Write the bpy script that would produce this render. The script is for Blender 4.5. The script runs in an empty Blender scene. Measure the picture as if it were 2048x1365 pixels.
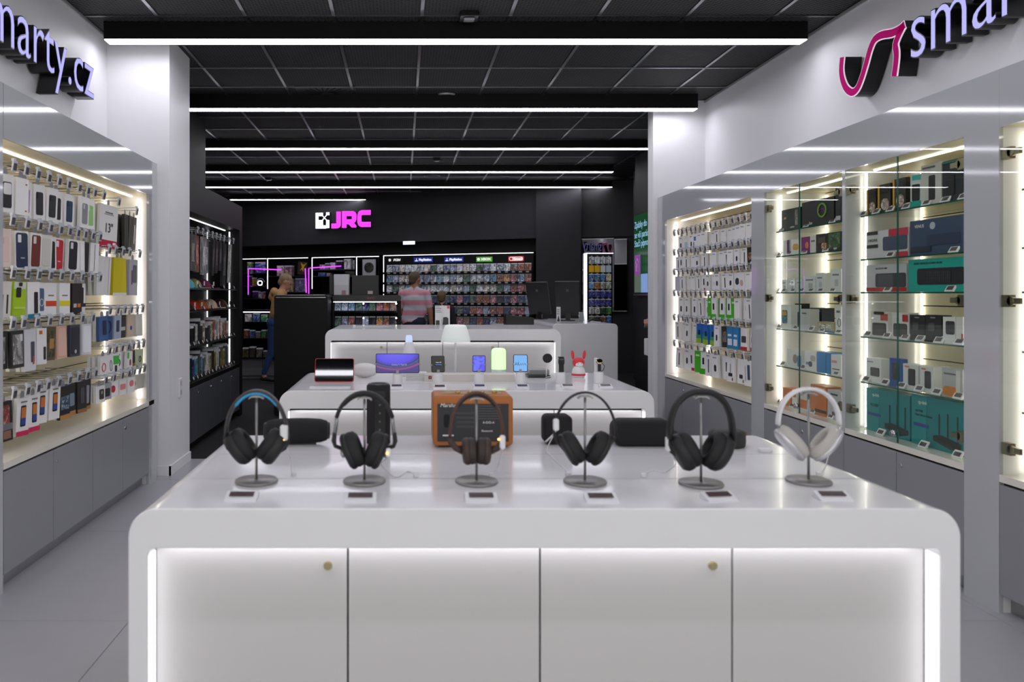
import bpy, bmesh, math, random
from math import pi, sin, cos, radians, atan2, sqrt
from mathutils import Vector, Matrix, Euler
random.seed(7)
SC = bpy.context.scene
COL = SC.collection

# ---------------------------------------------------------------- camera
F, CX, CY, H = 1540.0, 806.0, 588.0, 1.35          # focal length and principal point in 2048x1365 px, eye height
cam_d = bpy.data.cameras.new('camera')
cam = bpy.data.objects.new('camera', cam_d); COL.objects.link(cam)
cam.location = (0, 0, H); cam.rotation_euler = (radians(90), 0, 0)
cam_d.sensor_fit = 'HORIZONTAL'; cam_d.sensor_width = 36.0
cam_d.lens = 36.0 * F / 2048
cam_d.shift_x = (1024 - CX) / 2048; cam_d.shift_y = -(682.5 - CY) / 2048
cam_d.dof.use_dof = True; cam_d.dof.focus_distance = 6.0; cam_d.dof.aperture_fstop = 3.2
cam_d.clip_start = 0.05
SC.camera = cam

# ---------------------------------------------------------------- world (the lit mall behind the camera) and exposure
w = bpy.data.worlds.new('world'); SC.world = w; w.use_nodes = True
w.node_tree.nodes['Background'].inputs[0].default_value = (1.0, 0.985, 0.97, 1)
w.node_tree.nodes['Background'].inputs[1].default_value = 1.05
SC.view_settings.view_transform = 'Standard'; SC.view_settings.look = 'None'
SC.view_settings.exposure = 0.40; SC.view_settings.gamma = 1.0
SC.view_settings.use_curve_mapping = False
L_BEAM, L_LED, L_TABLE = 12.0, 4.6, 10.0             # radiance of beam diffusers, niche strips, table strips

# ---------------------------------------------------------------- pixel -> place
def onX(x, y, X):
    d = F * X / (x - CX); return Vector((X, d, H - (y - CY) * d / F))
def onY(x, y, d): return Vector(((x - CX) * d / F, d, H - (y - CY) * d / F))
def onZ(x, y, z):
    d = F * (H - z) / (y - CY); return Vector(((x - CX) * d / F, d, z))
def dX(x, X): return F * X / (x - CX)

# ---------------------------------------------------------------- materials
def lin(c):
    if isinstance(c, str):
        c = c.lstrip('#'); c = [int(c[i:i + 2], 16) for i in (0, 2, 4)]
    return tuple(((v / 255) / 12.92 if v / 255 <= .04045 else ((v / 255 + .055) / 1.055) ** 2.4) for v in c[:3]) + (1,)
MATS = {}
def mat(name, col=(200, 200, 200), rough=.5, metal=0., spec=.5, emit=0., ecol=None, alpha=None, noise=0., nscale=40., bump=0., coat=0., trans=0.):
    if name in MATS: return MATS[name]
    m = bpy.data.materials.new(name); m.use_nodes = True; MATS[name] = m
    nt = m.node_tree; b = nt.nodes['Principled BSDF']
    c = lin(col); b.inputs['Base Color'].default_value = c
    b.inputs['Roughness'].default_value = rough; b.inputs['Metallic'].default_value = metal
    b.inputs['Specular IOR Level'].default_value = spec; b.inputs['Coat Weight'].default_value = coat
    b.inputs['Coat Roughness'].default_value = .05
    b.inputs['Transmission Weight'].default_value = trans
    if emit:
        b.inputs['Emission Color'].default_value = lin(ecol or col); b.inputs['Emission Strength'].default_value = emit
    if noise or bump:
        tc = nt.nodes.new('ShaderNodeTexCoord'); n = nt.nodes.new('ShaderNodeTexNoise')
        n.inputs['Scale'].default_value = nscale; n.inputs['Detail'].default_value = 4
        nt.links.new(tc.outputs['Object'], n.inputs['Vector'])
        if noise:
            mx = nt.nodes.new('ShaderNodeMix'); mx.data_type = 'RGBA'
            mx.inputs[6].default_value = tuple(v * (1 - noise) for v in c[:3]) + (1,)
            mx.inputs[7].default_value = tuple(min(1, v * (1 + noise)) for v in c[:3]) + (1,)
            nt.links.new(n.outputs['Fac'], mx.inputs[0]); nt.links.new(mx.outputs[2], b.inputs['Base Color'])
        if bump:
            bp = nt.nodes.new('ShaderNodeBump'); bp.inputs['Strength'].default_value = bump; bp.inputs['Distance'].default_value = .002
            nt.links.new(n.outputs['Fac'], bp.inputs['Height']); nt.links.new(bp.outputs[0], b.inputs['Normal'])
    return m
def emis(name, col, strength):
    if name in MATS: return MATS[name]
    m = bpy.data.materials.new(name); m.use_nodes = True; MATS[name] = m
    nt = m.node_tree; nt.nodes.clear()
    e = nt.nodes.new('ShaderNodeEmission'); o = nt.nodes.new('ShaderNodeOutputMaterial')
    e.inputs[0].default_value = lin(col); e.inputs[1].default_value = strength
    nt.links.new(e.outputs[0], o.inputs[0]); return m
def thin_glass(name, tint=(250, 253, 250), ior=1.45, rough=0.0):
    if name in MATS: return MATS[name]
    m = bpy.data.materials.new(name); m.use_nodes = True; MATS[name] = m
    nt = m.node_tree; nt.nodes.clear()
    t = nt.nodes.new('ShaderNodeBsdfTransparent'); t.inputs[0].default_value = lin(tint)
    g = nt.nodes.new('ShaderNodeBsdfGlossy'); g.inputs['Roughness'].default_value = rough
    ge = nt.nodes.new('ShaderNodeNewGeometry'); dt = nt.nodes.new('ShaderNodeVectorMath'); dt.operation = 'DOT_PRODUCT'
    nt.links.new(ge.outputs['Incoming'], dt.inputs[0]); nt.links.new(ge.outputs['Normal'], dt.inputs[1])
    ab = nt.nodes.new('ShaderNodeMath'); ab.operation = 'ABSOLUTE'; nt.links.new(dt.outputs['Value'], ab.inputs[0])
    iv = nt.nodes.new('ShaderNodeMath'); iv.operation = 'SUBTRACT'; iv.inputs[0].default_value = 1.; iv.use_clamp = True; nt.links.new(ab.outputs[0], iv.inputs[1])
    pw_ = nt.nodes.new('ShaderNodeMath'); pw_.operation = 'POWER'; pw_.inputs[1].default_value = 5.; nt.links.new(iv.outputs[0], pw_.inputs[0])
    fr = nt.nodes.new('ShaderNodeMath'); fr.operation = 'MULTIPLY_ADD'; fr.inputs[1].default_value = .8; fr.inputs[2].default_value = .035; nt.links.new(pw_.outputs[0], fr.inputs[0])
    mx = nt.nodes.new('ShaderNodeMixShader'); o = nt.nodes.new('ShaderNodeOutputMaterial')
    nt.links.new(fr.outputs[0], mx.inputs[0]); nt.links.new(t.outputs[0], mx.inputs[1]); nt.links.new(g.outputs[0], mx.inputs[2])
    nt.links.new(mx.outputs[0], o.inputs[0]); return m
def objcol(name, rough=.45, art=0, coat=0.):
    """colour comes from each object's own colour; art=1 adds printed artwork (blotches and a title band), art=2 soft blotches"""
    if name in MATS: return MATS[name]
    m = bpy.data.materials.new(name); m.use_nodes = True; MATS[name] = m
    nt = m.node_tree; N = nt.nodes.new; Lk = nt.links.new; b = nt.nodes['Principled BSDF']
    b.inputs['Roughness'].default_value = rough; b.inputs['Coat Weight'].default_value = coat
    oi = N('ShaderNodeObjectInfo')
    if not art:
        Lk(oi.outputs['Color'], b.inputs['Base Color']); return m
    tc = N('ShaderNodeTexCoord'); ad = N('ShaderNodeVectorMath'); ad.operation = 'ADD'
    mu = N('ShaderNodeMath'); mu.operation = 'MULTIPLY'; mu.inputs[1].default_value = 40.
    Lk(oi.outputs['Random'], mu.inputs[0]); Lk(tc.outputs['Generated'], ad.inputs[0]); Lk(mu.outputs[0], ad.inputs[1])
    n1 = N('ShaderNodeTexNoise'); n1.inputs['Scale'].default_value = 1.5; n1.inputs['Detail'].default_value = 3.; n1.inputs['Distortion'].default_value = 1.2
    Lk(ad.outputs[0], n1.inputs['Vector'])
    r1 = N('ShaderNodeValToRGB'); r1.color_ramp.elements[0].position = .42; r1.color_ramp.elements[1].position = .6
    Lk(n1.outputs['Fac'], r1.inputs[0])
    hs = N('ShaderNodeHueSaturation'); Lk(oi.outputs['Color'], hs.inputs['Color'])
    hs.inputs['Hue'].default_value = .56; hs.inputs['Value'].default_value = .3
    hs2 = N('ShaderNodeHueSaturation'); Lk(oi.outputs['Color'], hs2.inputs['Color'])
    hs2.inputs['Saturation'].default_value = .45; hs2.inputs['Value'].default_value = 1.7
    m1 = N('ShaderNodeMix'); m1.data_type = 'RGBA'; Lk(r1.outputs[0], m1.inputs[0]); Lk(oi.outputs['Color'], m1.inputs[6]); Lk(hs.outputs[0], m1.inputs[7])
    n2 = N('ShaderNodeTexNoise'); n2.inputs['Scale'].default_value = 2.4; n2.inputs['Detail'].default_value = 2.; n2.inputs['Distortion'].default_value = 2.
    Lk(ad.outputs[0], n2.inputs['Vector'])
    r2 = N('ShaderNodeValToRGB'); r2.color_ramp.elements[0].position = .55; r2.color_ramp.elements[1].position = .64
    Lk(n2.outputs['Fac'], r2.inputs[0])
    m2 = N('ShaderNodeMix'); m2.data_type = 'RGBA'; Lk(r2.outputs[0], m2.inputs[0]); Lk(m1.outputs[2], m2.inputs[6]); Lk(hs2.outputs[0], m2.inputs[7])
    out = m2.outputs[2]
    if art == 1:
        sp = N('ShaderNodeSeparateXYZ'); Lk(tc.outputs['Generated'], sp.inputs[0])
        gt = N('ShaderNodeMath'); gt.operation = 'GREATER_THAN'; gt.inputs[1].default_value = .88; Lk(sp.outputs['Z'], gt.inputs[0])
        m3 = N('ShaderNodeMix'); m3.data_type = 'RGBA'; Lk(gt.outputs[0], m3.inputs[0]); Lk(out, m3.inputs[6])
        m3.inputs[7].default_value = (.75, .78, .8, 1); out = m3.outputs[2]
    Lk(out, b.inputs['Base Color']); return m
WHITE = lambda: mat('white_lacquer', (236, 236, 238), .22, coat=.3)

# ---------------------------------------------------------------- mesh building
def rrect(w, h, r, n=5, cx=0, cy=0):
    p = []
    for (sx, sy, a0) in ((1, 1, 0), (-1, 1, 90), (-1, -1, 180), (1, -1, 270)):
        for k in range(n + 1):
            a = radians(a0 + 90 * k / n)
            p.append((cx + sx * (w / 2 - r) + r * cos(a), cy + sy * (h / 2 - r) + r * sin(a)))
    return p
AX = {'y': lambda a, b, t: (a, t, b), 'z': lambda a, b, t: (a, b, t), 'x': lambda a, b, t: (t, a, b)}
class MB:
    def __init__(s): s.v, s.f, s.s, s.m = [], [], [], []
    def add(s, vs, fs, smooth=False, M=None, mi=0):
        o = len(s.v)
        s.v += [tuple(M @ Vector(p)) for p in vs] if M is not None else [tuple(p) for p in vs]
        s.f += [tuple(i + o for i in f) for f in fs]; s.s += [smooth] * len(fs); s.m += [mi] * len(fs); return s
    def box(s, x0, x1, y0, y1, z0, z1, M=None, mi=0):
        v = [(x, y, z) for z in (z0, z1) for y in (y0, y1) for x in (x0, x1)]
        return s.add(v, [(0, 2, 3, 1), (4, 5, 7, 6), (0, 1, 5, 4), (2, 6, 7, 3), (0, 4, 6, 2), (1, 3, 7, 5)], False, M, mi)
    def cbox(s, c, d, M=None, mi=0):
        return s.box(c[0] - d[0] / 2, c[0] + d[0] / 2, c[1] - d[1] / 2, c[1] + d[1] / 2, c[2] - d[2] / 2, c[2] + d[2] / 2, M, mi)
    def prism(s, out, t0, t1, axis='y', c=0., M=None, mi=0, smooth=False):
        n = len(out); ax = AX[axis]
        xs = [p[0] for p in out]; ys = [p[1] for p in out]; mx, my = (min(xs) + max(xs)) / 2, (min(ys) + max(ys)) / 2
        hw, hh = max((max(xs) - min(xs)) / 2, 1e-6), max((max(ys) - min(ys)) / 2, 1e-6)
        inn = [(mx + (p[0] - mx) * (hw - c) / hw, my + (p[1] - my) * (hh - c) / hh) for p in out] if c else out
        sg = 1 if t1 > t0 else -1
        rings = [(inn, t0), (out, t0 + sg * c), (out, t1 - sg * c), (inn, t1)] if c else [(out, t0), (out, t1)]
        vs = [ax(p[0], p[1], t) for (o, t) in rings for p in o]; fs = []
        for k in range(len(rings) - 1):
            for i in range(n):
                j = (i + 1) % n; fs.append((k * n + i, k * n + j, (k + 1) * n + j, (k + 1) * n + i))
        s.add(vs, fs, smooth, M, mi)
        o = len(s.v) - len(vs); e = (len(rings) - 1) * n
        s.f += [tuple(o + i for i in reversed(range(n))), tuple(o + e + i for i in range(n))]; s.s += [False] * 2; s.m += [mi] * 2
        return s
    def cyl(s, p0, p1, r0, r1=None, n=16, M=None, mi=0, smooth=True):
        p0, p1 = Vector(p0), Vector(p1); r1 = r0 if r1 is None else r1
        q = (p1 - p0).to_track_quat('Z', 'Y').to_matrix()
        vs = []
        for (p, r) in ((p0, r0), (p1, r1)):
            for k in range(n):
                vs.append(p + q @ Vector((r * cos(2 * pi * k / n), r * sin(2 * pi * k / n), 0)))
        s.add(vs, [(k, (k + 1) % n, n + (k + 1) % n, n + k) for k in range(n)], smooth, M, mi)
        o = len(s.v) - 2 * n
        s.f += [tuple(o + i for i in reversed(range(n))), tuple(o + n + i for i in range(n))]; s.s += [False] * 2; s.m += [mi] * 2
        return s
    def tube(s, path, r, n=8, M=None, mi=0, flat=None, closed=False, up=None):
        """tube along a path; r a number or a list; flat=(a,b) makes an elliptic section whose a lies along 'up'"""
        P = [Vector(p) for p in path]; k = len(P); vs = []
        for i, p in enumerate(P):
            t = (P[(i + 1) % k] - P[i - 1]) if closed else (P[min(i + 1, k - 1)] - P[max(i - 1, 0)])
            t.normalize(); u = Vector(up) if up else (Vector((0, 1, 0)) if abs(t.y) < .9 else Vector((0, 0, 1)))
            u = (u - t * u.dot(t)); u.normalize(); b = t.cross(u)
            rr = r[i] if isinstance(r, (list, tuple)) else r
            fa, fb = flat or (1, 1)
            for j in range(n):
                a = 2 * pi * j / n; vs.append(p + u * (rr * fa * cos(a)) + b * (rr * fb * sin(a)))
        fs = []
        for i in range(k if closed else k - 1):
            for j in range(n):
                i2 = (i + 1) % k; fs.append((i * n + j, i * n + (j + 1) % n, i2 * n + (j + 1) % n, i2 * n + j))
        if not closed:
            fs += [tuple(reversed(range(n))), tuple((k - 1) * n + j for j in range(n))]
        return s.add(vs, fs, True, M, mi)
    def lathe(s, prof, n=24, M=None, mi=0, sx=1., sy=1., smooth=True):
        vs = [(max(r, 1e-5) * cos(2 * pi * k / n) * sx, max(r, 1e-5) * sin(2 * pi * k / n) * sy, z) for (r, z) in prof for k in range(n)]; fs = []
        for i in range(len(prof) - 1):
            for k in range(n):
                fs.append((i * n + k, i * n + (k + 1) % n, (i + 1) * n + (k + 1) % n, (i + 1) * n + k))
        return s.add(vs, fs, smooth, M, mi)
    def sph(s, c, r, n=16, m=10, M=None, mi=0):
        r = r if isinstance(r, (tuple, list)) else (r, r, r)
        T = Matrix.Translation(Vector(c)) @ Matrix.Diagonal((*r, 1)); T = M @ T if M is not None else T
        return s.lathe([(sin(pi * i / m), -cos(pi * i / m)) for i in range(m + 1)], n, T, mi)
    def mesh(s, name):
        me = bpy.data.meshes.new(name); me.from_pydata(s.v, [], s.f)
        me.polygons.foreach_set('use_smooth', s.s); me.polygons.foreach_set('material_index', s.m)
        me.update(); return me
    def build(s, name, m, parent=None, loc=None, rot=None, color=None, label=None):
        return ob(name, s.mesh(name), m, parent, loc, rot, color, label)
def ob(name, me, m, parent=None, loc=None, rot=None, color=None, label=None):
    ms = m if isinstance(m, (list, tuple)) else [m]
    if not me.materials:
        for x in ms: me.materials.append(x)
    o = bpy.data.objects.new(name, me); COL.objects.link(o)
    if me.materials[0] != ms[0]:
        o.material_slots[0].link = 'OBJECT'; o.material_slots[0].material = ms[0]
    if parent: o.parent = parent
    if loc is not None: o.location = loc
    if rot is not None: o.rotation_euler = rot if not isinstance(rot, (int, float)) else (0, 0, rot)
    if color is not None: o.color = lin(color)
    if label: o['label'] = label
    return o
def tag(o, label, cat, group=None, kind=None):
    if label: o['label'] = label
    if cat: o['category'] = cat
    if group: o['group'] = group
    if kind: o['kind'] = kind
    return o
def thing(name, label, cat, loc=(0, 0, 0), rot=0., group=None):
    o = bpy.data.objects.new(name, None); COL.objects.link(o); o.location = loc
    o.rotation_euler = rot if not isinstance(rot, (int, float)) else (0, 0, rot)
    o.empty_display_size = .05
    return tag(o, label, cat, group)
def struct(name, mb, m, label=None):
    o = mb.build(name, m); o['kind'] = 'structure'
    if label: o['label'] = label
    return o
CACHE = {}
def cached(key, fn):
    if key not in CACHE: CACHE[key] = fn()
    return CACHE[key]
def ubox(w, d, h, c=0.):
    """box mesh, origin at centre of the base's front edge: x centred, y 0..d, z 0..h"""
    def f():
        mb = MB()
        if c: mb.prism([(-w / 2, 0), (w / 2, 0), (w / 2, h), (-w / 2, h)], 0, d, 'y', c)
        else: mb.box(-w / 2, w / 2, 0, d, 0, h)
        return mb.mesh('box')
    return cached(('ubox', round(w, 4), round(d, 4), round(h, 4), c), f)
def text_mesh(s, size=1., ext=0., off=0., align='CENTER', shear=0., space=1.):
    def f():
        cu = bpy.data.curves.new('t', 'FONT'); cu.body = s; cu.size = size; cu.extrude = ext; cu.offset = off; cu.shear = shear
        cu.align_x = align; cu.align_y = 'CENTER' if align == 'CENTER' else 'TOP_BASELINE'; cu.resolution_u = 3; cu.space_character = space
        o = bpy.data.objects.new('t', cu); COL.objects.link(o)
        bpy.context.view_layer.update()
        me = bpy.data.meshes.new_from_object(o.evaluated_get(bpy.context.evaluated_depsgraph_get()))
        bpy.data.objects.remove(o); bpy.data.curves.remove(cu); me.materials.clear(); return me
    return cached(('txt', s, size, ext, off, align, shear, space), f)
RX90 = (pi / 2, 0, 0)                                  # text standing up, facing -Y
def text(s, size, m, parent, loc, rot=RX90, name='lettering', ext=.0004, **k):
    return ob(name, text_mesh(s, size, ext, **k).copy(), m, parent, loc, rot)
# ================================================================ materials of the place
M_white = mat('wall_white_paint', (232, 232, 234), .45)
M_table = mat('table_white_solid_surface', (238, 238, 240), .16, coat=.25)
M_door_w = mat('table_door_white', (210, 207, 206), .4)
M_grey = mat('grey_gloss_lacquer', (188, 190, 194), .06, spec=.6, coat=.5)
M_door_g = mat('grey_satin_door', (146, 147, 152), .33)
M_cream = mat('niche_cream_laminate', (226, 217, 188), .5)
M_counter = mat('niche_counter_white', (235, 231, 220), .12, coat=.3)
M_black = mat('black_laminate', (9, 9, 10), .5, spec=.25)
M_blackwall = mat('black_wall_paint', (30, 30, 33), .6, noise=.15, nscale=60)
M_fascia = mat('charcoal_fabric_fascia', (48, 48, 52), .8, noise=.3, nscale=300)
M_gap = mat('shadow_gap_dark', (16, 16, 17), .8)
M_chrome = mat('chrome', (205, 205, 208), .18, metal=1.)
M_steel = mat('brushed_steel', (168, 168, 170), .35, metal=1.)
M_brass = mat('hinge_nickel', (160, 150, 125), .3, metal=1.)
M_floor = mat('floor_tile_grey', (172, 172, 177), .3, noise=.05, nscale=5)
M_grout = mat('floor_joint_grey', (125, 125, 128), .8)
M_carpet = mat('black_carpet', (20, 20, 22), .9, noise=.4, nscale=200)
M_led = emis('led_strip_white', (255, 244, 228), L_LED)
M_led_k = emis('led_strip_cool', (250, 248, 255), 2.2)
M_beam_l = emis('beam_diffuser_light', (247, 245, 255), L_BEAM)
M_tled = emis('table_led_light', (248, 248, 255), L_TABLE)
M_glass = thin_glass('clear_glass')
M_gedge = mat('glass_green_edge', (40, 92, 78), .1)
M_tbar = mat('ceiling_bar_steel', (150, 150, 154), .3, metal=1.)
M_plastic_w = mat('white_plastic', (228, 228, 230), .35)
M_plastic_k = mat('black_plastic', (18, 18, 20), .35)
M_ink = mat('print_dark', (40, 40, 44), .6)
M_inkw = mat('print_white', (240, 240, 240), .6)

def mesh_ceiling_mat():
    m = bpy.data.materials.new('expanded_metal_black'); m.use_nodes = True; nt = m.node_tree; b = nt.nodes['Principled BSDF']
    tc = nt.nodes.new('ShaderNodeTexCoord'); mp = nt.nodes.new('ShaderNodeMapping'); mp.inputs['Scale'].default_value = (1., 1.9, 1.)
    v = nt.nodes.new('ShaderNodeTexVoronoi'); v.feature = 'DISTANCE_TO_EDGE'; v.inputs['Scale'].default_value = 30.; v.inputs['Randomness'].default_value = .0
    mp.inputs['Rotation'].default_value = (0, 0, radians(45))
    r = nt.nodes.new('ShaderNodeValToRGB'); r.color_ramp.elements[0].position = .10; r.color_ramp.elements[1].position = .17
    r.color_ramp.elements[0].color = (.10, .10, .105, 1); r.color_ramp.elements[1].color = (.0012, .0012, .0015, 1)
    nt.links.new(tc.outputs['Object'], mp.inputs[0]); nt.links.new(mp.outputs[0], v.inputs['Vector']); nt.links.new(v.outputs['Distance'], r.inputs[0])
    nt.links.new(r.outputs[0], b.inputs['Base Color']); b.inputs['Roughness'].default_value = .6; b.inputs['Specular IOR Level'].default_value = .12
    bp = nt.nodes.new('ShaderNodeBump'); bp.inputs['Distance'].default_value = .004; bp.invert = True; bp.inputs['Strength'].default_value = .8
    nt.links.new(v.outputs['Distance'], bp.inputs['Height']); nt.links.new(bp.outputs[0], b.inputs['Normal']); return m
M_mesh = mesh_ceiling_mat()

ZC = H + 1.92                                          # ceiling height 3.27
XL, XR = -1.80, 2.52                                   # cabinet front planes
SL, SR = -2.20, 2.99                                   # sign walls above the cabinets
# back wall of the dark shop: a straight line, turned about 22 degrees
BW0 = Vector((-3.30, 15.86, 0)); BWd = Vector((5.665, -2.32, 0)).normalized(); BWn = Vector((BWd.y, -BWd.x, 0))
BWa = atan2(BWd.y, BWd.x)
def bw(u, v, z): return BW0 + BWd * u + BWn * v + Vector((0, 0, z))         # u along the wall, v out from it
def bw_px(x, y, v=0.):
    r = (x - CX) / F; q = BW0 + BWn * v
    # (q.x + BWd.x*u) = r*(q.y + BWd.y*u)
    u = (r * q.y - q.x) / (BWd.x - r * BWd.y); d = q.y + BWd.y * u
    return u, H - (y - CY) * d / F, d

# ================================================================ floor and ceiling
struct('floor', MB().box(-6, 6, -1.5, 6.30, -.06, -.004), M_grout)
fl = bpy.data.objects['floor']
tx0, ty0, ts, tg = -1.127, 3.18, 1.2, .003
for i in range(-2, 4):
    for j in range(-3, 3):
        x0, x1 = tx0 + i * ts, tx0 + (i + 1) * ts; y0, y1 = ty0 + j * ts, min(ty0 + (j + 1) * ts, 6.30)
        if y1 - y0 < .2: continue
        w_, d_ = x1 - x0 - tg, y1 - y0 - tg
        me = cached(('ftile', round(d_, 3)), lambda: MB().prism([(0, 0), (w_, 0), (w_, d_), (0, d_)], -.004, 0., 'z', .0008).mesh('floor_tile'))
        ob('floor_tile', me, M_floor, fl, (x0, y0, 0))
struct('floor_carpet', MB().box(-6, 6, 6.30, 17.5, -.06, .0), M_carpet)
cl = struct('ceiling', MB().box(-6, 6, -1.5, 17.5, ZC + .03, ZC + .10), M_black)
TS = .606
tile_me = MB().prism(rrect(TS - .026, TS - .026, .002, 1), -.006, .012, 'z', .002).mesh('ceiling_tile')
bx0, by0 = .736 - 8 * TS, 5.29 - 4 * TS
for i in range(-1, 14):
    for j in range(0, 20):
        xx, yy = bx0 + (i + .5) * TS, by0 + (j + .5) * TS
        d_r = yy
        if abs((xx - .1) / d_r) > 1.0 or (yy < 5 and (xx < -3 or xx > 3.8)): continue
        if (yy < 6 and xx < SL) or (yy < 7.9 and xx > SR): continue
        ob('ceiling_tile', tile_me, M_mesh, cl, (xx, yy, ZC))
for i in range(0, 14):
    xx = bx0 + i * TS
    y0 = by0
    if xx < SL: y0 = 6.0
    if xx > SR: y0 = 8.0
    MB().box(xx - .012, xx + .012, y0, 16.5, ZC - .012, ZC + .03).build('ceiling_bar', M_tbar, cl)
for j in range(0, 21):
    yy = by0 + j * TS
    MB().box(SL if yy < 6 else -5, SR if yy < 7.9 else 5, yy - .011, yy + .011, ZC - .014, ZC + .03).build('cross_bar', M_tbar, cl)

# ================================================================ walls
struct('wall_left', MB().box(SL - .15, SL, -1.5, 5.72, 0, ZC + .03), M_white)
struct('wall_right', MB().box(SR, SR + .15, -1.5, 7.75, 0, ZC + .03), M_white)
struct('wall_pier_left', MB().box(SL - .15, -1.735, 5.72, 6.26, 0, ZC + .03), M_white)
struct('wall_pier_right', MB().box(2.475, SR + .15, 7.62, 7.78, 0, ZC + .03), M_white)
struct('wall_filler_left', MB().box(SL, -1.85, 5.637, 5.72, 0, 2.30), M_white)
struct('trim_1', MB().box(SL, SL + .012, 2.6, 5.72, ZC - .03, ZC - .012), mat('trim_grey_metal', (150, 150, 152), .4), 'thin pale edge trim where the sign wall meets the ceiling')
struct('trim_2', MB().box(SR - .012, SR, 2.6, 7.62, ZC - .03, ZC - .012), MATS['trim_grey_metal'], 'thin pale edge trim along the top of the sign wall')
struct('baseboard_left', MB().box(-1.735, -1.723, 5.708, 6.26, 0, .07).box(-1.86, -1.723, 5.708, 5.72, 0, .07), M_white)
struct('wall_left_black', MB().box(SL - .2, SL, 6.26, 8.58, 0, ZC + .03), M_blackwall)
struct('wall_far_left', MB().box(-4.6, -4.4, 6.0, 16.6, 0, ZC + .03), M_blackwall)
struct('wall_far_right', MB().box(4.6, 4.8, 7.78, 16.6, 0, ZC + .03), M_blackwall)
struct('wall_right_black', MB().box(SR + .15, 4.8, 7.62, 7.78, 0, ZC + .03), M_blackwall)
struct('wall_left_return', MB().box(-4.6, SL - .15, 6.0, 6.26, 0, ZC + .03), M_blackwall)
wb = MB(); Mbw = Matrix.Translation(BW0) @ Matrix.Rotation(BWa, 4, 'Z')
wb.box(-2, 10, .45, .6, 0, ZC + .03, Mbw); struct('wall_back', wb, M_blackwall)
u_r = bw_px(1075, 480)[0]
struct('wall_back_fascia', MB().box(-1.6, u_r, 0, .45, 2.33, ZC + .03, Mbw), M_fascia)
u_p1 = bw_px(1142, 480, .5)[0]
struct('wall_back_column', MB().box(u_r, u_p1 + .1, -.12, .45, 0, ZC + .03, Mbw), M_fascia)
struct('wall_back_panel', MB().box(u_p1 + .1, 9.5, 0., .45, 2.32, ZC + .03, Mbw).box(u_p1 + .1, 9.5, .06, .45, 0, 2.32, Mbw), M_blackwall)
struct('wall_screen_panel', MB().box(3.255, 3.4, 8.3, 10.8, 0, ZC + .03).box(3.4, 4.6, 10.7, 10.8, 0, ZC + .03), M_blackwall)
struct('wall_column_right', MB().box(3.62, 4.6, 11.9, 12.1, 0, ZC + .03), M_blackwall)

# mirrors beside the column
for k, (xa, xb, ya, yb, a) in enumerate(((1156, 1228, 480, 622, 0.), (1229, 1254, 480, 622, .028))):
    u0, z1, _ = bw_px(xa, ya, .02); u1, z0, _ = bw_px(xb, yb, .02)
    o = thing('wall_mirror', ['tall wall mirror behind the gift card rack, reflecting the lit sign', 'narrow wall mirror panel at the end of the mirror row'][k], 'mirror',
              bw((u0 + u1) / 2, .03, z0), BWa + a)
    w_ = u1 - u0; h_ = z1 - z0
    ob('mirror_glass', ubox(w_, .006, h_), mat('mirror_smoked', (112, 112, 118), .01, metal=1.), o, (0, -.012, 0))
    MB().box(-w_ / 2, w_ / 2, -.005, .0, -.008, h_ + .008).box(-w_ / 2, w_ / 2, -.02, 0, h_, h_ + .012).box(-w_ / 2, w_ / 2, -.02, 0, -.012, 0).build('frame', M_steel, o)

# ================================================================ ceiling light beams
def beam(y, x0, x1, label, w=.11, hb=1.808):
    o = thing('ceiling_light_beam', label, 'ceiling light', ((x0 + x1) / 2, y, H + hb))
    l = (x1 - x0) / 2
    MB().box(-l, l, 0, w, .004, ZC - H - hb + .028).build('housing', M_black, o)
    MB().box(-l + .004, l - .004, .004, w - .004, -.0015, .006).build('diffuser', M_beam_l, o)
    return o
beam(5.40, -2.10, 2.84, 'long white light beam across the ceiling over the headphone and phone tables', hb=1.785)
beam(7.36, SL + .003, 2.82, 'long white light beam ending against the pier beside the hook wall', hb=1.772)
beam(9.57, -3.6, 4.0, 'first full-width light beam over the dark shop area', w=.085)
beam(11.41, -4.1, 3.12, 'second light beam over the dark shop area', w=.08)
beam(13.05, -4.2, 3.55, 'light beam closest to the dark back wall running full width', w=.075)
beam(14.8, -3.33, -.365, 'short light beam beside the fascia with the illuminated pink letters', w=.06)
beam(3.40, SL + .003, SR - .003, 'white light beam above the front table')
beam(1.20, SL + .003, SR - .003, 'white light beam above the shop entrance')
# ceiling fixtures
def dome(x, y, r, label):
    p = onY(x, y, F * 1.92 / (CY - y)); p.z = ZC - .006
    o = thing('ceiling_speaker', label, 'speaker', p)
    MB().lathe([(0, -.016), (r * .8, -.014), (r * .9, -.012)], 28).build('grille', mat('grille_dark', (36, 36, 38), .5), o)
    MB().lathe([(r * .88, -.010), (r * .92, -.018), (r, -.014), (r * 1.02, .0)], 28).build('rim', M_tbar, o)
dome(892, 191, .12, 'round ceiling speaker in the tiles over the product tables')
dome(864, 351, .13, 'round ceiling speaker in the tiles over the dark shop area')
def det(x, y, label, s=.10):
    p = onY(x, y, F * 1.92 / (CY - y)); p.z = ZC - .006
    o = thing('motion_detector', label, 'detector', p)
    MB().prism(rrect(s, s, .01), -.035, 0, 'z', .004).build('housing', M_plastic_k, o)
    MB().prism(rrect(s * .6, s * .6, .01), -.045, -.034, 'z', .004).build('lens', M_tbar, o)
det(938, 26, 'small square detector on the ceiling over the headphone table', .13)
det(873, 316, 'small square detector on the ceiling between the dark shop beams')
det(537, 355, 'small square detector on the ceiling near the pink letters')
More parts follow.
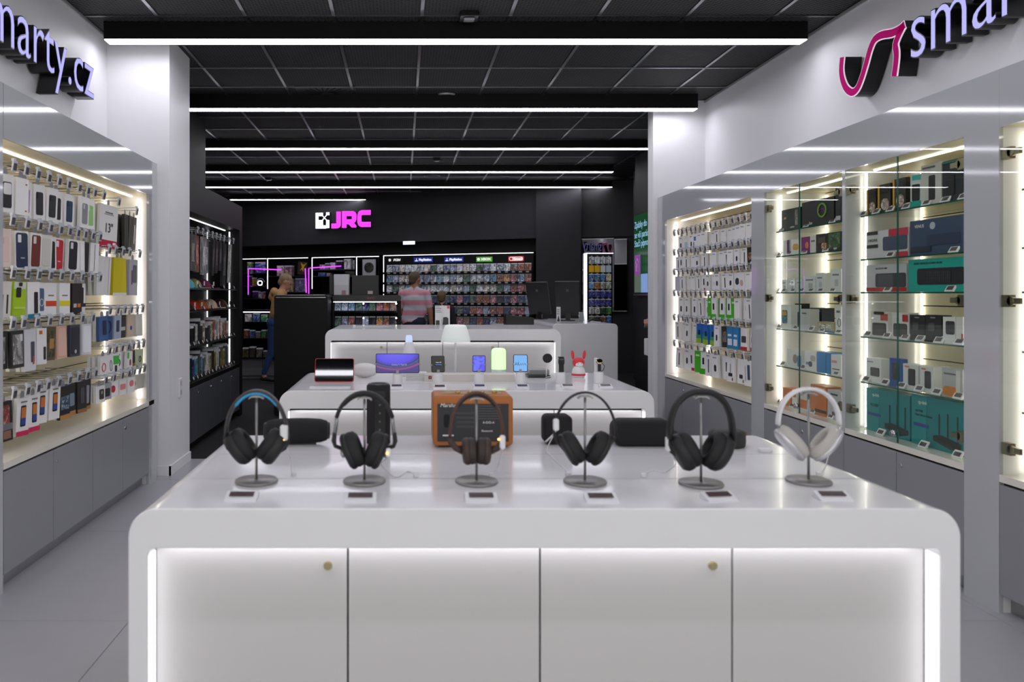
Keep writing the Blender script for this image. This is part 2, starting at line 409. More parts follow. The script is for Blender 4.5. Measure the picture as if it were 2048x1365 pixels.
# swirl air vent
p = onY(655, 186, F * 1.92 / (CY - 186)); p.z = ZC - .008
o = thing('ceiling_vent', 'square swirl air vent set in the mesh ceiling', 'vent', p)
MB().prism(rrect(.56, .56, .01), -.004, .004, 'z').build('plate', mat('vent_plate', (44, 44, 47), .5), o)
for k in range(24):
    a = 2 * pi * k / 24
    MB().box(-.007, .007, .06, .24, -.006, -.003, Matrix.Rotation(a, 4, 'Z') @ Matrix.Translation((.03, 0, 0))).build('blade', M_gap, o)
# exit-style lit panel hanging below the fascia
u, z, _ = bw_px(818, 486, .2)
o = thing('emergency_light', 'small lit emergency lamp under the charcoal fascia', 'lamp', bw(u, .2, z), BWa)
MB().box(-.11, .11, -.02, .02, -.03, .03).build('lamp_lens', emis('emergency_light', (225, 235, 255), 1.3), o)
MB().box(-.115, .115, -.025, .025, .03, .045).build('housing', M_plastic_k, o)

# ================================================================ wall cabinets
def unit_frame(side, d):
    """local frame of a wall unit: x along the wall in reading direction, y into the wall, z up"""
    return ((XL, d, 0), pi / 2) if side == 'L' else ((XR, d, 0), -pi / 2)
def slats(o, x0, x1, y, z0, z1, m, step=.1):
    z = z0
    while z < z1 - .02:
        zt = min(z + step, z1)
        me = cached(('slat', round(x1 - x0, 3), round(zt - z, 3)), lambda: MB().prism([(0, 0), (x1 - x0, 0), (x1 - x0, zt - z - .006), (0, zt - z - .006)], 0, .012, 'y', .0015).mesh('slat'))
        ob('slat', me, m, o, (x0, y - .012, z)); z = zt
def wall_unit(name, label, side, d, bays, length, depth, zc=.555, ztop=2.055, zh=2.30, doors=(), dark=False, lock=(), header=True):
    loc, rz = unit_frame(side, d); o = thing(name, label, 'cabinet', loc, rz)
    front = M_black if dark else M_grey; inner = M_black if dark else M_cream; led = M_led_k if dark else M_led
    # front frame: posts between bays and the header
    edges = [0.] + [e for b in bays for e in b] + [length]
    for k in range(0, len(edges), 2):
        a, b = edges[k], edges[k + 1]
        if b - a < .004: continue
        MB().box(a, b, 0, .018 if b - a > .05 else depth - .02, 0 if b - a > .05 else zc, ztop).build('post_panel', front, o)
        if b - a > .05 and (a, b) != (0., 0.):
            MB().box(a, a + .018, .018, depth - .015, 0, ztop).box(b - .018, b, .018, depth - .015, 0, ztop).build('post_side', M_white if not dark else M_black, o)
    MB().box(0, length, 0, .018, ztop, zh).build('header_panel', front, o)
    MB().box(0, length, .018, depth, zh - .018, zh).build('top_board', front, o)
    for (a, b) in bays:
        MB().box(a - .0, b, .018, depth, ztop, ztop + .018).build('niche_ceiling', inner, o)
        MB().box(a, b, depth - .008, depth, zc, ztop).build('back_board', M_gap if not dark else M_black, o)
        slats(o, a, b, depth - .008, zc + .03, ztop, inner)
        MB().box(a, b, .0, depth - .008, zc, zc + .03).build('counter_shelf', M_counter if not dark else M_black, o)
        MB().box(a + .02, b - .02, .15, .165, ztop - .008, ztop - .001).build('led_strip', led, o)
        MB().box(a + .02, a + .026, .10, .113, zc + .04, ztop - .02).build('led_strip', led, o)
        MB().box(b - .026, b - .02, .10, .113, zc + .04, ztop - .02).build('led_strip', led, o)
        MB().box(a + .02, a + .03, depth - .035, depth - .027, zc + .04, ztop - .02).build('led_strip', led, o)
        MB().box(b - .03, b - .02, depth - .035, depth - .027, zc + .04, ztop - .02).build('led_strip', led, o)
        MB().box(a, b, .02, depth - .02, .075, zc - .004).build('carcass', M_gap, o)
        MB().box(a, b, .05, .065, 0, .075).build('plinth', M_steel if not dark else M_black, o)
    for k, (a, b) in enumerate(doors):
        dr = ob('door', cached(('door', round(b - a, 3), zc), lambda: MB().prism([(0, .08), (b - a - .004, .08), (b - a - .004, zc - .012), (0, zc - .012)], 0, .018, 'y', .001).mesh('door')), mat('dark_satin_door', (80, 82, 88), .28) if dark else M_door_g, o, (a + .002, 0.0, 0))
        if k in lock:
            MB().cyl((.035, .001, zc - .075), (.035, -.005, zc - .075), .011, n=14).build('lock', M_chrome, dr)
    return o
wall_unit('hook_wall_cabinet', 'grey wall cabinet with cream hook niche full of phone cases, beside the white pier', 'L', 3.47, [(0.0, 2.10)], 2.165, .38,
          doors=[(0, .496), (.496, 1.0), (1.0, 1.48), (1.48, 1.987)], lock=(1, 3))
MB().box(1.987, 2.0995, 0, .018, 0, 2.0545).build('post_panel', M_grey, bpy.data.objects['hook_wall_cabinet'])
MB().box(1.987, 2.0, .02, .10, 0, .56).build('post_side', M_white, bpy.data.objects['hook_wall_cabinet'])
o = wall_unit('tall_side_cabinet', 'grey tall cabinet post next to the phone case niche', 'L', 2.40, [(0.2, .87)], 1.065, .38, doors=[(.2, .53), (.53, .87)])
wall_unit('accessory_wall_cabinet', 'grey wall cabinet with cream hook niche of chargers and cables', 'R', 7.61, [(.20, 2.04)], 2.235, .45,
          doors=[(.20, .66), (.66, 1.12), (1.12, 1.58), (1.58, 2.04)], lock=(1, 3))
GC = wall_unit('glass_display_cabinet', 'grey display cabinet with four glass doors, between hook niche and keyboard boxes', 'R', 5.374, [(0.0, .955), (.985, 1.915)], 2.118, .45,
          doors=[(0, .48), (.48, .97), (.97, 1.44), (1.44, 1.915)], lock=(1, 3))
GC2 = wall_unit('glass_display_cabinet', 'grey display cabinet with glass doors after the broad grey post', 'R', 3.255, [(0.0, .955)], 1.2, .45,
          doors=[(0, .48), (.48, .955)])
def glass_shelf(o, a, b, z, y0=.07, y1=.42):
    s = MB().box(a + .032, b - .032, y0 + .003, y1, z - .008, z).build('glass_shelf', M_glass, o)
    MB().box(a + .032, b - .032, y0, y0 + .003, z - .008, z).build('shelf_edge', M_gedge, s)
def glass_doors(o, a, b, zc=.59, zt=2.05, flip=False):
    mid = (a + b) / 2
    for (p, q, hx) in ((a + .004, mid - .002, a), (mid + .002, b - .004, b)):
        g = MB().box(p, q, -.001, .004, zc, zt).build('glass_door', M_glass, o)
        e = mid - .002 if hx == a else mid + .002
        MB().box(e - .0012, e + .0012, -.0015, .0045, zc, zt).build('door_edge', M_gedge, g)
        sg = 1 if hx == a else -1
        for z in (zc + .11, (zc + zt) / 2, zt - .11):
            MB().box(min(hx + sg * .004, hx + sg * .05), max(hx + sg * .004, hx + sg * .05), .006, .03, z - .025, z + .025).cyl((hx + sg * .05, .006, z), (hx + sg * .05, .02, z), .018, n=12) \
                .box(min(hx + sg * .05, hx + sg * .10), max(hx + sg * .05, hx + sg * .10), .008, .018, z - .012, z + .012).build('hinge', M_brass, g)
    MB().cyl((mid - .02, -.001, zc + .045), (mid - .02, -.018, zc + .045), .017, n=16).cyl((mid - .02, -.018, zc + .045), (mid - .02, -.024, zc + .045), .011, n=14).build('door_lock', M_chrome, o)
Z1 = (1.78, 1.61, 1.36, 1.11, .855); Z2 = (1.79, 1.545, 1.36, 1.11, .855)
for z in Z1: glass_shelf(GC, 0, .955, z)
for z in Z2: glass_shelf(GC, .985, 1.915, z)
for z in Z2: glass_shelf(GC2, 0, .955, z)
glass_doors(GC, 0, .955); glass_doors(GC, .985, 1.915); glass_doors(GC2, 0, .955)
DU = wall_unit('dark_wall_cabinet', 'black wall cabinet with lit shelves of collectibles past the white pier', 'L', 6.28, [(0.03, 2.2)], 2.34, .38, zc=.555, ztop=2.05, zh=2.32,
          doors=[(.03 + k * .4333, .03 + (k + 1) * .4333) for k in range(5)], dark=True, lock=(0, 1, 2, 3, 4))
for z in (1.40, 1.20, .89):
    b = MB().box(.03, 2.2, .03, .36, z - .012, z).build('shelf', M_black, DU)
    MB().box(.03, 2.2, .026, .03, z - .012, z - .003).build('shelf_edge', M_tbar, b)
# wall socket on the pier
o = thing('wall_socket', 'white wall socket low on the white pier', 'socket', (-1.735, 5.98, .62), pi / 2)
MB().prism(rrect(.08, .15, .008, 3), -.012, 0, 'y', .003).build('cover', M_plastic_w, o)
for z in (-.035, .035): MB().cyl((0, -.0125, z), (0, -.006, z), .022, n=16).build('outlet', mat('socket_recess', (190, 190, 192), .4), o)
# ================================================================ display tables
ZT = .80
M_tside = emis('leg_face_painted_glow', (250, 250, 255), 1.6)  # brightness of the lit inner leg faces, put in as a glow
def table(label, d0, d1, zt, x0, x1, seams=()):
    o = thing('display_table', label, 'table', ((x0 + x1) / 2, d0, 0)); hw = (x1 - x0) / 2; D = d1 - d0; R = .074; t, a = .050, .103
    out = [(-hw, 0)] + [(-hw + R - R * cos(radians(90 * k / 10)), zt - R + R * sin(radians(90 * k / 10))) for k in range(11)] \
        + [(hw - R + R * sin(radians(90 * k / 10)), zt - R + R * cos(radians(90 * k / 10))) for k in range(11)] + [(hw, 0)] \
        + [(hw - t, 0)] + [(hw - t - .018 + .018 * cos(radians(90 * k / 4)), zt - a - .018 + .018 * sin(radians(90 * k / 4))) for k in range(5)] \
        + [(-hw + t + .018 - .018 * sin(radians(90 * k / 4)), zt - a - .018 + .018 * cos(radians(90 * k / 4))) for k in range(5)] + [(-hw + t, 0)]
    sh = MB().prism(list(reversed(out)), 0, D, 'y').build('shell', M_table, o)
    md = sh.modifiers.new('edge', 'BEVEL'); md.width = .0035; md.segments = 2; md.limit_method = 'ANGLE'; md.angle_limit = radians(60)
    for p in sh.data.polygons: p.use_smooth = False
    rc = .064
    MB().box(-hw + t + .0, hw - t, rc + .02, D - rc - .02, .0, zt - a - .002).build('carcass', M_gap, o)
    iw = 2 * (hw - t)
    for face, yy, sg in (('f', rc, 1), ('b', D - rc, -1)):
        for k in range(4):
            xa, xb = -hw + t + iw * k / 4, -hw + t + iw * (k + 1) / 4
            me = cached(('tdoor', round(iw, 3), round(zt, 3)), lambda: MB().prism([(0, .03), (iw / 4 - .005, .03), (iw / 4 - .005, zt - a - .02), (0, zt - a - .02)], 0, .019, 'y', .001).mesh('door'))
            dr = ob('door', me, M_door_w, o, (xa + .0025, yy if sg > 0 else yy - .019, 0))
            if face == 'f' and k in (0, 2):
                MB().cyl((iw / 4 - .055, .001, zt - a - .065), (iw / 4 - .055, -.005, zt - a - .065), .0115, n=18).cyl((iw / 4 - .055, -.005, zt - a - .065), (iw / 4 - .055, -.0065, zt - a - .065), .007, n=14).build('lock', mat('lock_brass', (190, 178, 140), .25, metal=1.), dr)
        y2 = .042 if sg > 0 else D - .050
        MB().box(-hw + t + .03, hw - t - .03, y2, y2 + .008, zt - a - .0018, zt - a + .002).build('led_strip', M_tled, o)
        for s2 in (-1, 1):
            xx = s2 * (hw - t)
            MB().box(min(xx, xx - s2 * .003), max(xx, xx - s2 * .003), (.010 if sg > 0 else D - .056), (.056 if sg > 0 else D - .010), .03, zt - a - .022).build('glowing_leg_face', M_tside, o)  # glowing sheet stands in for the brightly lit inner leg face, no lamp
    for s in seams:
        MB().box(-hw + R, hw - R, s - d0 - .0009, s - d0 + .0009, zt - .002, zt + .0004).build('top_seam', mat('seam_grey', (168, 168, 172), .6), o)
    return o
TX0, TX1 = (256 - CX) * 1.97 / F, (1922 - CX) * 1.97 / F
table('white rounded display table holding the row of headphones', 1.97, 2.99, ZT, TX0, TX1, (2.29, 2.64))
table('white rounded display table holding phones, tablets and lamps', 4.37, 5.36, ZT, TX0, TX1, (4.72,))
table('taller white display table in front of the black game stand', 6.95, 7.95, 1.03, TX0, TX1)

# ================================================================ price tags on tables
M_disp = mat('tag_display_grey', (76, 72, 76), .3)
M_dispd = mat('tag_display_dark', (70, 52, 56), .3)
def price_tag(p, rz, label, group, w=.075, tilt=.5):
    """small electronic price tag: wedge body with a display"""
    o = thing('price_tag', label, 'price tag', p, rz, group)
    d, h = .045, .016
    me = cached(('ptag', w), lambda: MB().prism([(-.004, 0), (d, 0), (d, h), (d - .006, h + .002), (.0, .004)], -w / 2, w / 2, 'x', .001).mesh('body'))
    ob('body', me, M_plastic_w, o)
    me = cached(('ptagd', w), lambda: MB().box(-w * .38, w * .38, .014, .036, .0, .0015, Matrix.Translation((0, 0, .0075)) @ Matrix.Rotation(.26, 4, 'X')).mesh('display'))
    ob('display', me, M_dispd, o); return o
names = ['blue-lined black', 'black metal-armed', 'brown leather', 'slim black', 'large matte black', 'silver white']
for k, (x, y, rz) in enumerate(((480, 1004, 0), (720, 1006, 0), (964, 1006, 0), (1206, 1007, 0), (1447, 1004, .15), (1674, 1003, -.03))):
    p = onZ(x, y, ZT); price_tag(p, rz, f'white electronic price tag in front of the {names[k]} headphones', None, .085)

# ================================================================ headphones on stands
M_stand = mat('stand_grey_metal', (150, 149, 148), .38, metal=.7)
M_leather_k = mat('headphone_black', (24, 23, 25), .5, bump=.15, nscale=120)
M_cush = mat('cushion_black', (17, 16, 18), .62)
M_cable = mat('cable_white', (222, 222, 224), .4)
def arc(hw, z0, zt, n=22, sq=2.3):
    """headband path: superellipse arch from (-hw,z0) over (0,zt) to (hw,z0)"""
    P = []
    for k in range(n + 1):
        a = pi - pi * k / n; c, s = cos(a), sin(a)
        P.append(Vector((hw * (abs(c) ** (2 / sq)) * (1 if c > 0 else -1), 0, z0 + (zt - z0) * abs(s) ** (2 / sq))))
    return P
def headphones(x, y, rz, label, body=M_leather_k, inner=None, hw=.088, zt=.262, z0=.150, tilt=.5, cupc=(.045, .100), rx=.038, rz_=.052, th=.030, cth=.022, bandw=(.014, .0055), bandm=None, cushm=M_cush, style='arm', pad=None, slider=None, square=2., stand_z=None):
    stand_z = zt - (.0125 if pad is not None else .008)
    p = onZ(x, y, ZT)
    st = thing('headphone_stand', 'round grey metal stand carrying the ' + label, 'stand', p, rz)
    MB().lathe([(0, .0), (.060, .0), (.062, .002), (.062, .006), (.060, .009), (0, .009)], 40).build('base', M_stand, st)
    MB().cyl((0, 0, .008), (0, 0, stand_z - .004), .0036, n=12).build('pole', M_stand, st)
    MB().prism([(-.021, -.006), (-.014, .0), (.014, .0), (.021, -.006), (.021, -.0095), (.013, -.004), (-.013, -.004), (-.021, -.0095)], -.011, .011, 'y', M=Matrix.Translation((0, 0, stand_z - .001))).build('cradle', M_stand, st)
    hp = thing('headphones', label, 'headphones', p, rz)
    A = arc(hw, z0, zt, 26, square)
    tips = (A[3], A[-4]) if style == 'arm' else (A[0], A[-1])
    seg = A[3:-3] if style == 'arm' else A
    MB().tube(seg, 1., 10, flat=bandw).build('headband', bandm or body, hp)
    if pad is not None:
        sub = A[6:-6]
        MB().tube([q + Vector((0, 0, -.0052)) for q in sub], [.35] + [1.] * (len(sub) - 2) + [.35], 10, flat=(bandw[0] * .95, .006)).build('head_pad', pad, hp)
    for s in (-1, 1):
        cx, cz = s * cupc[0], cupc[1]
        # cup frame: local z is outward axis
        M = Matrix.Translation((cx, 0, cz)) @ Matrix.Rotation(s * tilt, 4, 'Y') @ Matrix.Rotation(s * pi / 2, 4, 'Y')
        prof = [(0, th), (.55, th), (.82, th * .9), (.97, th * .6), (1.0, th * .3), (.98, 0), (0, 0)]
        cup = MB().lathe([(r * rx, z) for r, z in prof], 28, M, 0, rz_ / rx, 1.).build('ear_cup', body, hp)
        MB().lathe([(rx * .45, -.004), (rx * .5, -cth), (rx * .72, -cth * 1.12), (rx * .93, -cth * .85), (rx * .98, -cth * .35), (rx * .93, .001)], 28, M, 0, rz_ / rx, 1.).build('ear_cushion', cushm, hp)
        e = M @ Vector((0, 0, th * .65)); top = A[0] if s < 0 else A[-1]
        if style == 'arm':
            tp = A[3] if s < 0 else A[-4]
            MB().tube([tp, tp + Vector((0, 0, -.012)), Vector((top.x, 0, z0 - .012))], .0055, 8).build('slider', slider or M_steel, hp)
            MB().tube([Vector((top.x, 0, z0 - .006)), Vector((top.x * 1.03, 0, z0 - .03)), Vector((top.x * .98, 0, z0 - .045)), e + Vector((s * .004, 0, .008))], [.006, .007, .006, .006], 8).build('yoke', body, hp)
            MB().lathe([(.0, 0), (.012, 0), (.012, .008), (.007, .011), (0, .011)], 16, M @ Matrix.Translation((0, 0, th))).build('hinge_cap', M_steel, hp)
        elif style == 'thick':
            MB().tube([top, top + Vector((0, 0, -.015)), top.lerp(e, .55) + Vector((s * .006, 0, -.01)), e], [.008, .009, .010, .012], 10).build('arm', body, hp)
        elif style == 'thin':
            MB().tube([top, top.lerp(e, .35) + Vector((s * .006, 0, 0)), e + Vector((s * .002, 0, 0)), M @ Vector((rz_ * .7 * -s * 0, 0, th * .8))], [.0045, .0045, .0055, .006], 8).build('arm', slider or body, hp)
        elif style == 'rod':
            tp = M @ Vector((-rz_ * .86, 0, th * .45))
            MB().tube([top, top.lerp(tp, .6), tp], .0038, 8).build('rod', M_chrome, hp)
    return hp, p
headphones(513, 965, 0, 'black over-ear headphones with sky blue lined headband', pad=mat('pad_sky_blue', (46, 168, 226), .6), hw=.089, zt=.266, z0=.135, tilt=.62, cupc=(.044, .106), rx=.040, rz_=.053, th=.034, cth=.026, style='thick', bandm=mat('band_graphite', (52, 50, 50), .35), bandw=(.016, .006))
headphones(729, 965, 0, 'black headphones with bare metal sliders on the headband', hw=.087, zt=.262, z0=.150, tilt=.38, cupc=(.040, .092), rx=.037, rz_=.055, th=.020, cth=.030, bandw=(.014, .0062), style='arm', pad=M_cush)
headphones(953, 966, 0, 'small brown leather on-ear headphones', body=mat('brown_leather', (62, 46, 40), .5, bump=.3, nscale=150), inner=None, hw=.077, zt=.262, z0=.135, tilt=.06, cupc=(.022, .092), rx=.032, rz_=.040, th=.020, cth=.020, bandw=(.013, .0048), style='thick', cushm=mat('brown_leather_dark', (50, 40, 36), .55), bandm=mat('brown_leather_band', (84, 50, 38), .5), pad=M_cush, square=2.1)
headphones(1170, 966, 0, 'slim black over-ear headphones with thin headband', hw=.090, zt=.263, z0=.140, tilt=.52, cupc=(.044, .098), rx=.036, rz_=.052, th=.018, cth=.028, bandw=(.011, .0035), style='thin', pad=None)
headphones(1402, 970, 0, 'large matte black over-ear headphones with broad headband', hw=.091, zt=.270, z0=.132, tilt=.48, cupc=(.044, .098), rx=.043, rz_=.057, th=.034, cth=.026, bandw=(.017, .0085), style='thick', pad=M_cush, square=2.4)
M_alu = mat('silver_aluminium', (206, 206, 210), .28, metal=.6)
headphones(1617, 965, .0, 'silver white over-ear headphones with pale fabric cushions', body=M_alu, hw=.089, zt=.272, z0=.168, tilt=.72, cupc=(.052, .112), rx=.034, rz_=.060, th=.018, cth=.024, bandw=(.012, .006), style='rod', cushm=mat('cushion_pale_grey', (188, 184, 178), .8), bandm=mat('band_white_plastic', (226, 226, 228), .35), square=2.2)

# ---- security leads: white puck clipped to the ear cup, lead down to a small block on the table
def lead(xc, yc, dp, path, block, label, size=(.020, .016, .030), extra=None):
    d = dp; c = onY(xc, yc, d); o = thing('security_lead', label, 'cable', c)
    MB().prism(rrect(size[0], size[2], .006), -size[1] / 2, size[1] / 2, 'y', .003).build('clip', M_plastic_w, o)
    b = onZ(*block, ZT) - c
    MB().prism(rrect(.016, .014, .004), 0, .012, 'z', .002, Matrix.Translation(b)).build('anchor_block', M_plastic_w, o)
    P = [Vector((0, 0, -size[2] / 2))] + [onZ(x, y, ZT + .0025) - c for (x, y) in path] + [b + Vector((0, 0, .006))]
    Q = []
    for i in range(len(P) - 1):
        p0, p1, p2, p3 = P[max(i - 1, 0)], P[i], P[i + 1], P[min(i + 2, len(P) - 1)]
        for t in (0, .25, .5, .75):
            q = .5 * ((2 * p1) + (p2 - p0) * t + (2 * p0 - 5 * p1 + 4 * p2 - p3) * t * t + (3 * p1 - p0 - 3 * p2 + p3) * t ** 3)
            q.z = max(q.z, min(p1.z, p2.z)); Q.append(q)
    Q.append(P[-1]); MB().tube(Q, .0016, 6).build('lead', M_cable, o)
    if extra: MB().sph(extra, .0035, 10, 6).build('led_dot', emis('amber_led', (255, 190, 90), 3.), o)
    return o
lead(568, 866, 2.235, [(580, 915), (584, 945)], (588, 952), 'white security lead clipped to the blue-lined headphones', (.022, .018, .045), (0, -.010, -.02))
lead(777, 906, 2.20, [(762, 930), (790, 955), (815, 944)], (832, 955), 'white security lead clipped to the metal-armed headphones', (.014, .012, .026), (-.004, -.008, 0))
lead(1005, 885, 2.215, [(997, 930), (990, 950)], (983, 955), 'white security lead clipped to the brown headphones', (.016, .014, .040), (-.012, -.009, .01))
lead(1112, 850, 2.215, [(1092, 905), (1110, 922), (1130, 940)], (1136, 953), 'white security lead clipped to the slim black headphones', (.016, .014, .034), None)
lead(1340, 888, 2.22, [(1352, 930), (1330, 945), (1305, 942)], (1287, 955), 'white security lead clipped to the large matte headphones', (.024, .018, .042), None)
lead(1672, 868, 2.23, [(1660, 910), (1650, 935)], (1638, 952), 'white security lead hanging from the silver headphones', (.010, .010, .028), None)
for (x, y) in ((1530, 905),):
    p = onZ(x, y, ZT); o = MB().prism(rrect(.042, .03, .006), 0, .013, 'z', .003).build('cable_box', M_plastic_w, None, p); tag(o, 'small white cable box on the headphone table beside the round black speaker', 'cable box')

# ================================================================ speakers at the back of the headphone table
M_mesh_sp = mat('speaker_fabric_black', (20, 19, 24), .8, bump=.6, nscale=500)
def sit(x, y): return onZ(x, y, ZT)
p = sit(592, 893)
o = thing('bluetooth_speaker', 'black barrel-shaped portable speaker lying behind the blue-lined headphones', 'speaker', p, .05)
R_ = .046
prof = [(0, -.112), (.030, -.112), (.036, -.108), (.0425, -.085), (.0455, -.04), (.046, 0), (.0455, .04), (.0425, .085), (.036, .108), (.030, .112), (0, .112)]
MB().lathe(prof, 36, Matrix.Translation((0, .045, .048)) @ Matrix.Rotation(pi / 2, 4, 'Y')).build('body', M_mesh_sp, o)
for s in (-1, 1): MB().lathe([(0, .008), (.028, .008), (.031, .003), (.031, -.004)], 28, Matrix.Translation((s * .112, .045, .048)) @ Matrix.Rotation(s * pi / 2, 4, 'Y')).build('bass_radiator', M_plastic_k, o)
MB().box(-.07, .07, .03, .06, 0, .006).build('foot', M_plastic_k, o)
p = sit(757, 889)
o = thing('tower_speaker', 'tall black cylindrical speaker standing behind the metal-armed headphones', 'speaker', p)
MB().prism(rrect(.086, .086, .030, 8), 0, .222, 'z', .008, smooth=True).build('body', M_mesh_sp, o)
MB().lathe([(.030, .2225), (.036, .224), (.038, .220)], 28).build('top_ring', mat('ring_grey', (90, 90, 94), .3), o)
MB().box(-.012, .026, -.0445, -.043, .02, .20).build('control_strip', mat('strip_black_gloss', (12, 12, 14), .25), o)
for z in (.06, .09, .12, .15): MB().cyl((.006, -.0448, z), (.006, -.0462, z), .004, n=10).build('button', mat('button_grey', (84, 84, 88), .4), o)
# leather-cased amplifier style speaker
p = sit(946, 897)
o = thing('leather_speaker', 'tan leather box speaker with charcoal grille behind the brown headphones', 'speaker', p)
Wd, Hh, Dd = .285, .178, .165
M_tan = mat('tan_leather', (176, 104, 42), .5, noise=.1, nscale=60, bump=.25)
fr = MB().prism(rrect(Wd, Hh, .014, 4, 0, Hh / 2 + .008), 0, Dd, 'y', .005).build('case', M_tan, o)
MB().box(-Wd / 2 + .016, Wd / 2 - .016, -.003, .002, .024, Hh - .020).build('rear_plate', mat('plate_charcoal', (46, 46, 48), .55), o)
MB().prism(rrect(.020, .048, .009, 4, -Wd * .33, .098), -.0042, -.002, 'y').build('bass_port', M_gap, o)
for k in range(4): MB().box(-.060, .004, -.0042, -.003, .130 - k * .016 - .009, .130 - k * .016).build('print_block', mat('plate_print', (64, 64, 66), .6), o)
for k in range(6): MB().box(.018, .098, -.0042, -.003, .150 - k * .009, .1515 - k * .009).build('print_line', mat('plate_print2', (98, 98, 100), .6), o)
text('Marshall', .019, M_inkw, o, (-.086, -.0044, .153), shear=.3)
text('A-D/D-A', .011, M_inkw, o, (.055, -.0044, .092)); text('Bluetooth', .010, M_inkw, o, (.05, -.0044, .062))
MB().prism(rrect(.040, .005, .002, 2, -Wd * .31, .046), -.0048, -.003, 'y').build('name_bar', M_plastic_w, o)
MB().box(-.11, .11, .045, .12, Hh + .0085, Hh + .0100).build('control_plate', mat('brass_plate', (176, 140, 80), .3, metal=1.), o)
for k in range(4):
    MB().cyl((-.05 + k * .045, .075, Hh + .009), (-.05 + k * .045, .075, Hh + .016), .009, n=18).build('dial', mat('brass_dial', (214, 178, 110), .25, metal=1.), o)
for sx in (-1, 1): MB().box(sx * .11 - .012, sx * .11 + .012, .02, .14, 0, .009).build('foot', M_plastic_k, o)
p = sit(1117, 891)
o = thing('cube_speaker', 'small black rounded cube speaker behind the slim black headphones', 'speaker', p)
MB().prism(rrect(.104, .104, .020, 6, 0, .055), 0, .07, 'y', .008, smooth=True).build('body', M_mesh_sp, o)
MB().tube([(-.048, -.004, .012), (-.02, -.005, .04)], .0035, 8).build('strap', M_cable, o)
MB().box(-.03, .03, .01, .06, 0, .006).build('foot', M_plastic_k, o)
p = sit(1290, 895)
o = thing('soundbar_speaker', 'wide black fabric speaker behind the large matte headphones', 'speaker', p)
MB().prism(rrect(.215, .094, .034, 8, 0, .047), 0, .085, 'y', .010, smooth=True).build('body', M_mesh_sp, o)
MB().box(-.08, .08, .02, .07, 0, .004).build('foot', M_plastic_k, o)
p = sit(1468, 899)
o = thing('round_speaker', 'flat round black speaker with a small white light dot', 'speaker', p + Vector((0, .06, 0)))
MB().lathe([(0, 0), (.058, 0), (.062, .004), (.064, .02), (.063, .045), (.057, .056), (.048, .060), (0, .061)], 40).build('body', mat('speaker_graphite', (42, 44, 44), .6, bump=.4, nscale=300), o)
MB().sph((-.03, -.0575, .022), .0016, 8, 6).build('status_light', emis('status_led', (180, 255, 240), 6.), o)
MB().box(.052, .066, -.01, .01, .038, .052).build('strap_tab', mat('strap_brown', (120, 80, 40), .6), o)
# ================================================================ phone table
def t2(x, y): return onZ(x, y, ZT)
def screen_mat(name, cols, scale=1., emit=.9):
    """lit display: a soft swirl between given colours"""
    m = bpy.data.materials.new(name); m.use_nodes = True; nt = m.node_tree; b = nt.nodes['Principled BSDF']
    tc = nt.nodes.new('ShaderNodeTexCoord'); g = nt.nodes.new('ShaderNodeTexNoise'); g.inputs['Scale'].default_value = 1.2 * scale; g.inputs['Distortion'].default_value = .8
    r = nt.nodes.new('ShaderNodeValToRGB'); nt.links.new(tc.outputs['Generated'], g.inputs[0]); nt.links.new(g.outputs['Fac'], r.inputs[0])
    el = r.color_ramp.elements
    for i, c in enumerate(cols):
        e = el[i] if i < 2 else el.new(.5)
        e.position = .3 + .4 * i / max(1, len(cols) - 1); e.color = lin(c)
    nt.links.new(r.outputs[0], b.inputs['Emission Color']); b.inputs['Emission Strength'].default_value = emit
    b.inputs['Base Color'].default_value = (.01, .01, .01, 1); b.inputs['Roughness'].default_value = .08; return m
def swirl():
    m = bpy.data.materials.new('screen_violet'); m.use_nodes = True; nt = m.node_tree; b = nt.nodes['Principled BSDF']
    tc = nt.nodes.new('ShaderNodeTexCoord'); mp = nt.nodes.new('ShaderNodeMapping'); mp.inputs['Location'].default_value = (-.55, 0, -1.1); mp.inputs['Scale'].default_value = (1.25, 0, 1.)
    ln = nt.nodes.new('ShaderNodeVectorMath'); ln.operation = 'LENGTH'; r = nt.nodes.new('ShaderNodeValToRGB')
    nt.links.new(tc.outputs['Generated'], mp.inputs[0]); nt.links.new(mp.outputs[0], ln.inputs[0]); nt.links.new(ln.outputs['Value'], r.inputs[0])
    el = r.color_ramp.elements; el[0].position = 0.; el[0].color = lin((104, 92, 240)); el[1].position = 1.; el[1].color = lin((60, 40, 120))
    for p_, c_ in ((.55, (84, 70, 226)), (.72, (60, 50, 170)), (.74, (28, 34, 60)), (.80, (70, 76, 150)), (.86, (36, 60, 90)), (.93, (150, 60, 140))):
        e = el.new(p_); e.color = lin(c_)
    nt.links.new(r.outputs[0], b.inputs['Emission Color']); b.inputs['Emission Strength'].default_value = .75
    b.inputs['Base Color'].default_value = (.01, .01, .01, 1); b.inputs['Roughness'].default_value = .08; return m
M_scr_purple = swirl()
M_scr_blue = screen_mat('screen_blue', [(50, 40, 190), (90, 100, 230), (60, 50, 200)], .9)
M_scr_sky = mat('screen_sky', (20, 20, 20), .1, emit=.75, ecol=(116, 176, 236))
M_scr_dark = mat('screen_dark', (8, 12, 12), .06)
M_scr_gloss = mat('screen_off_gloss', (14, 16, 18), .03, spec=.8)
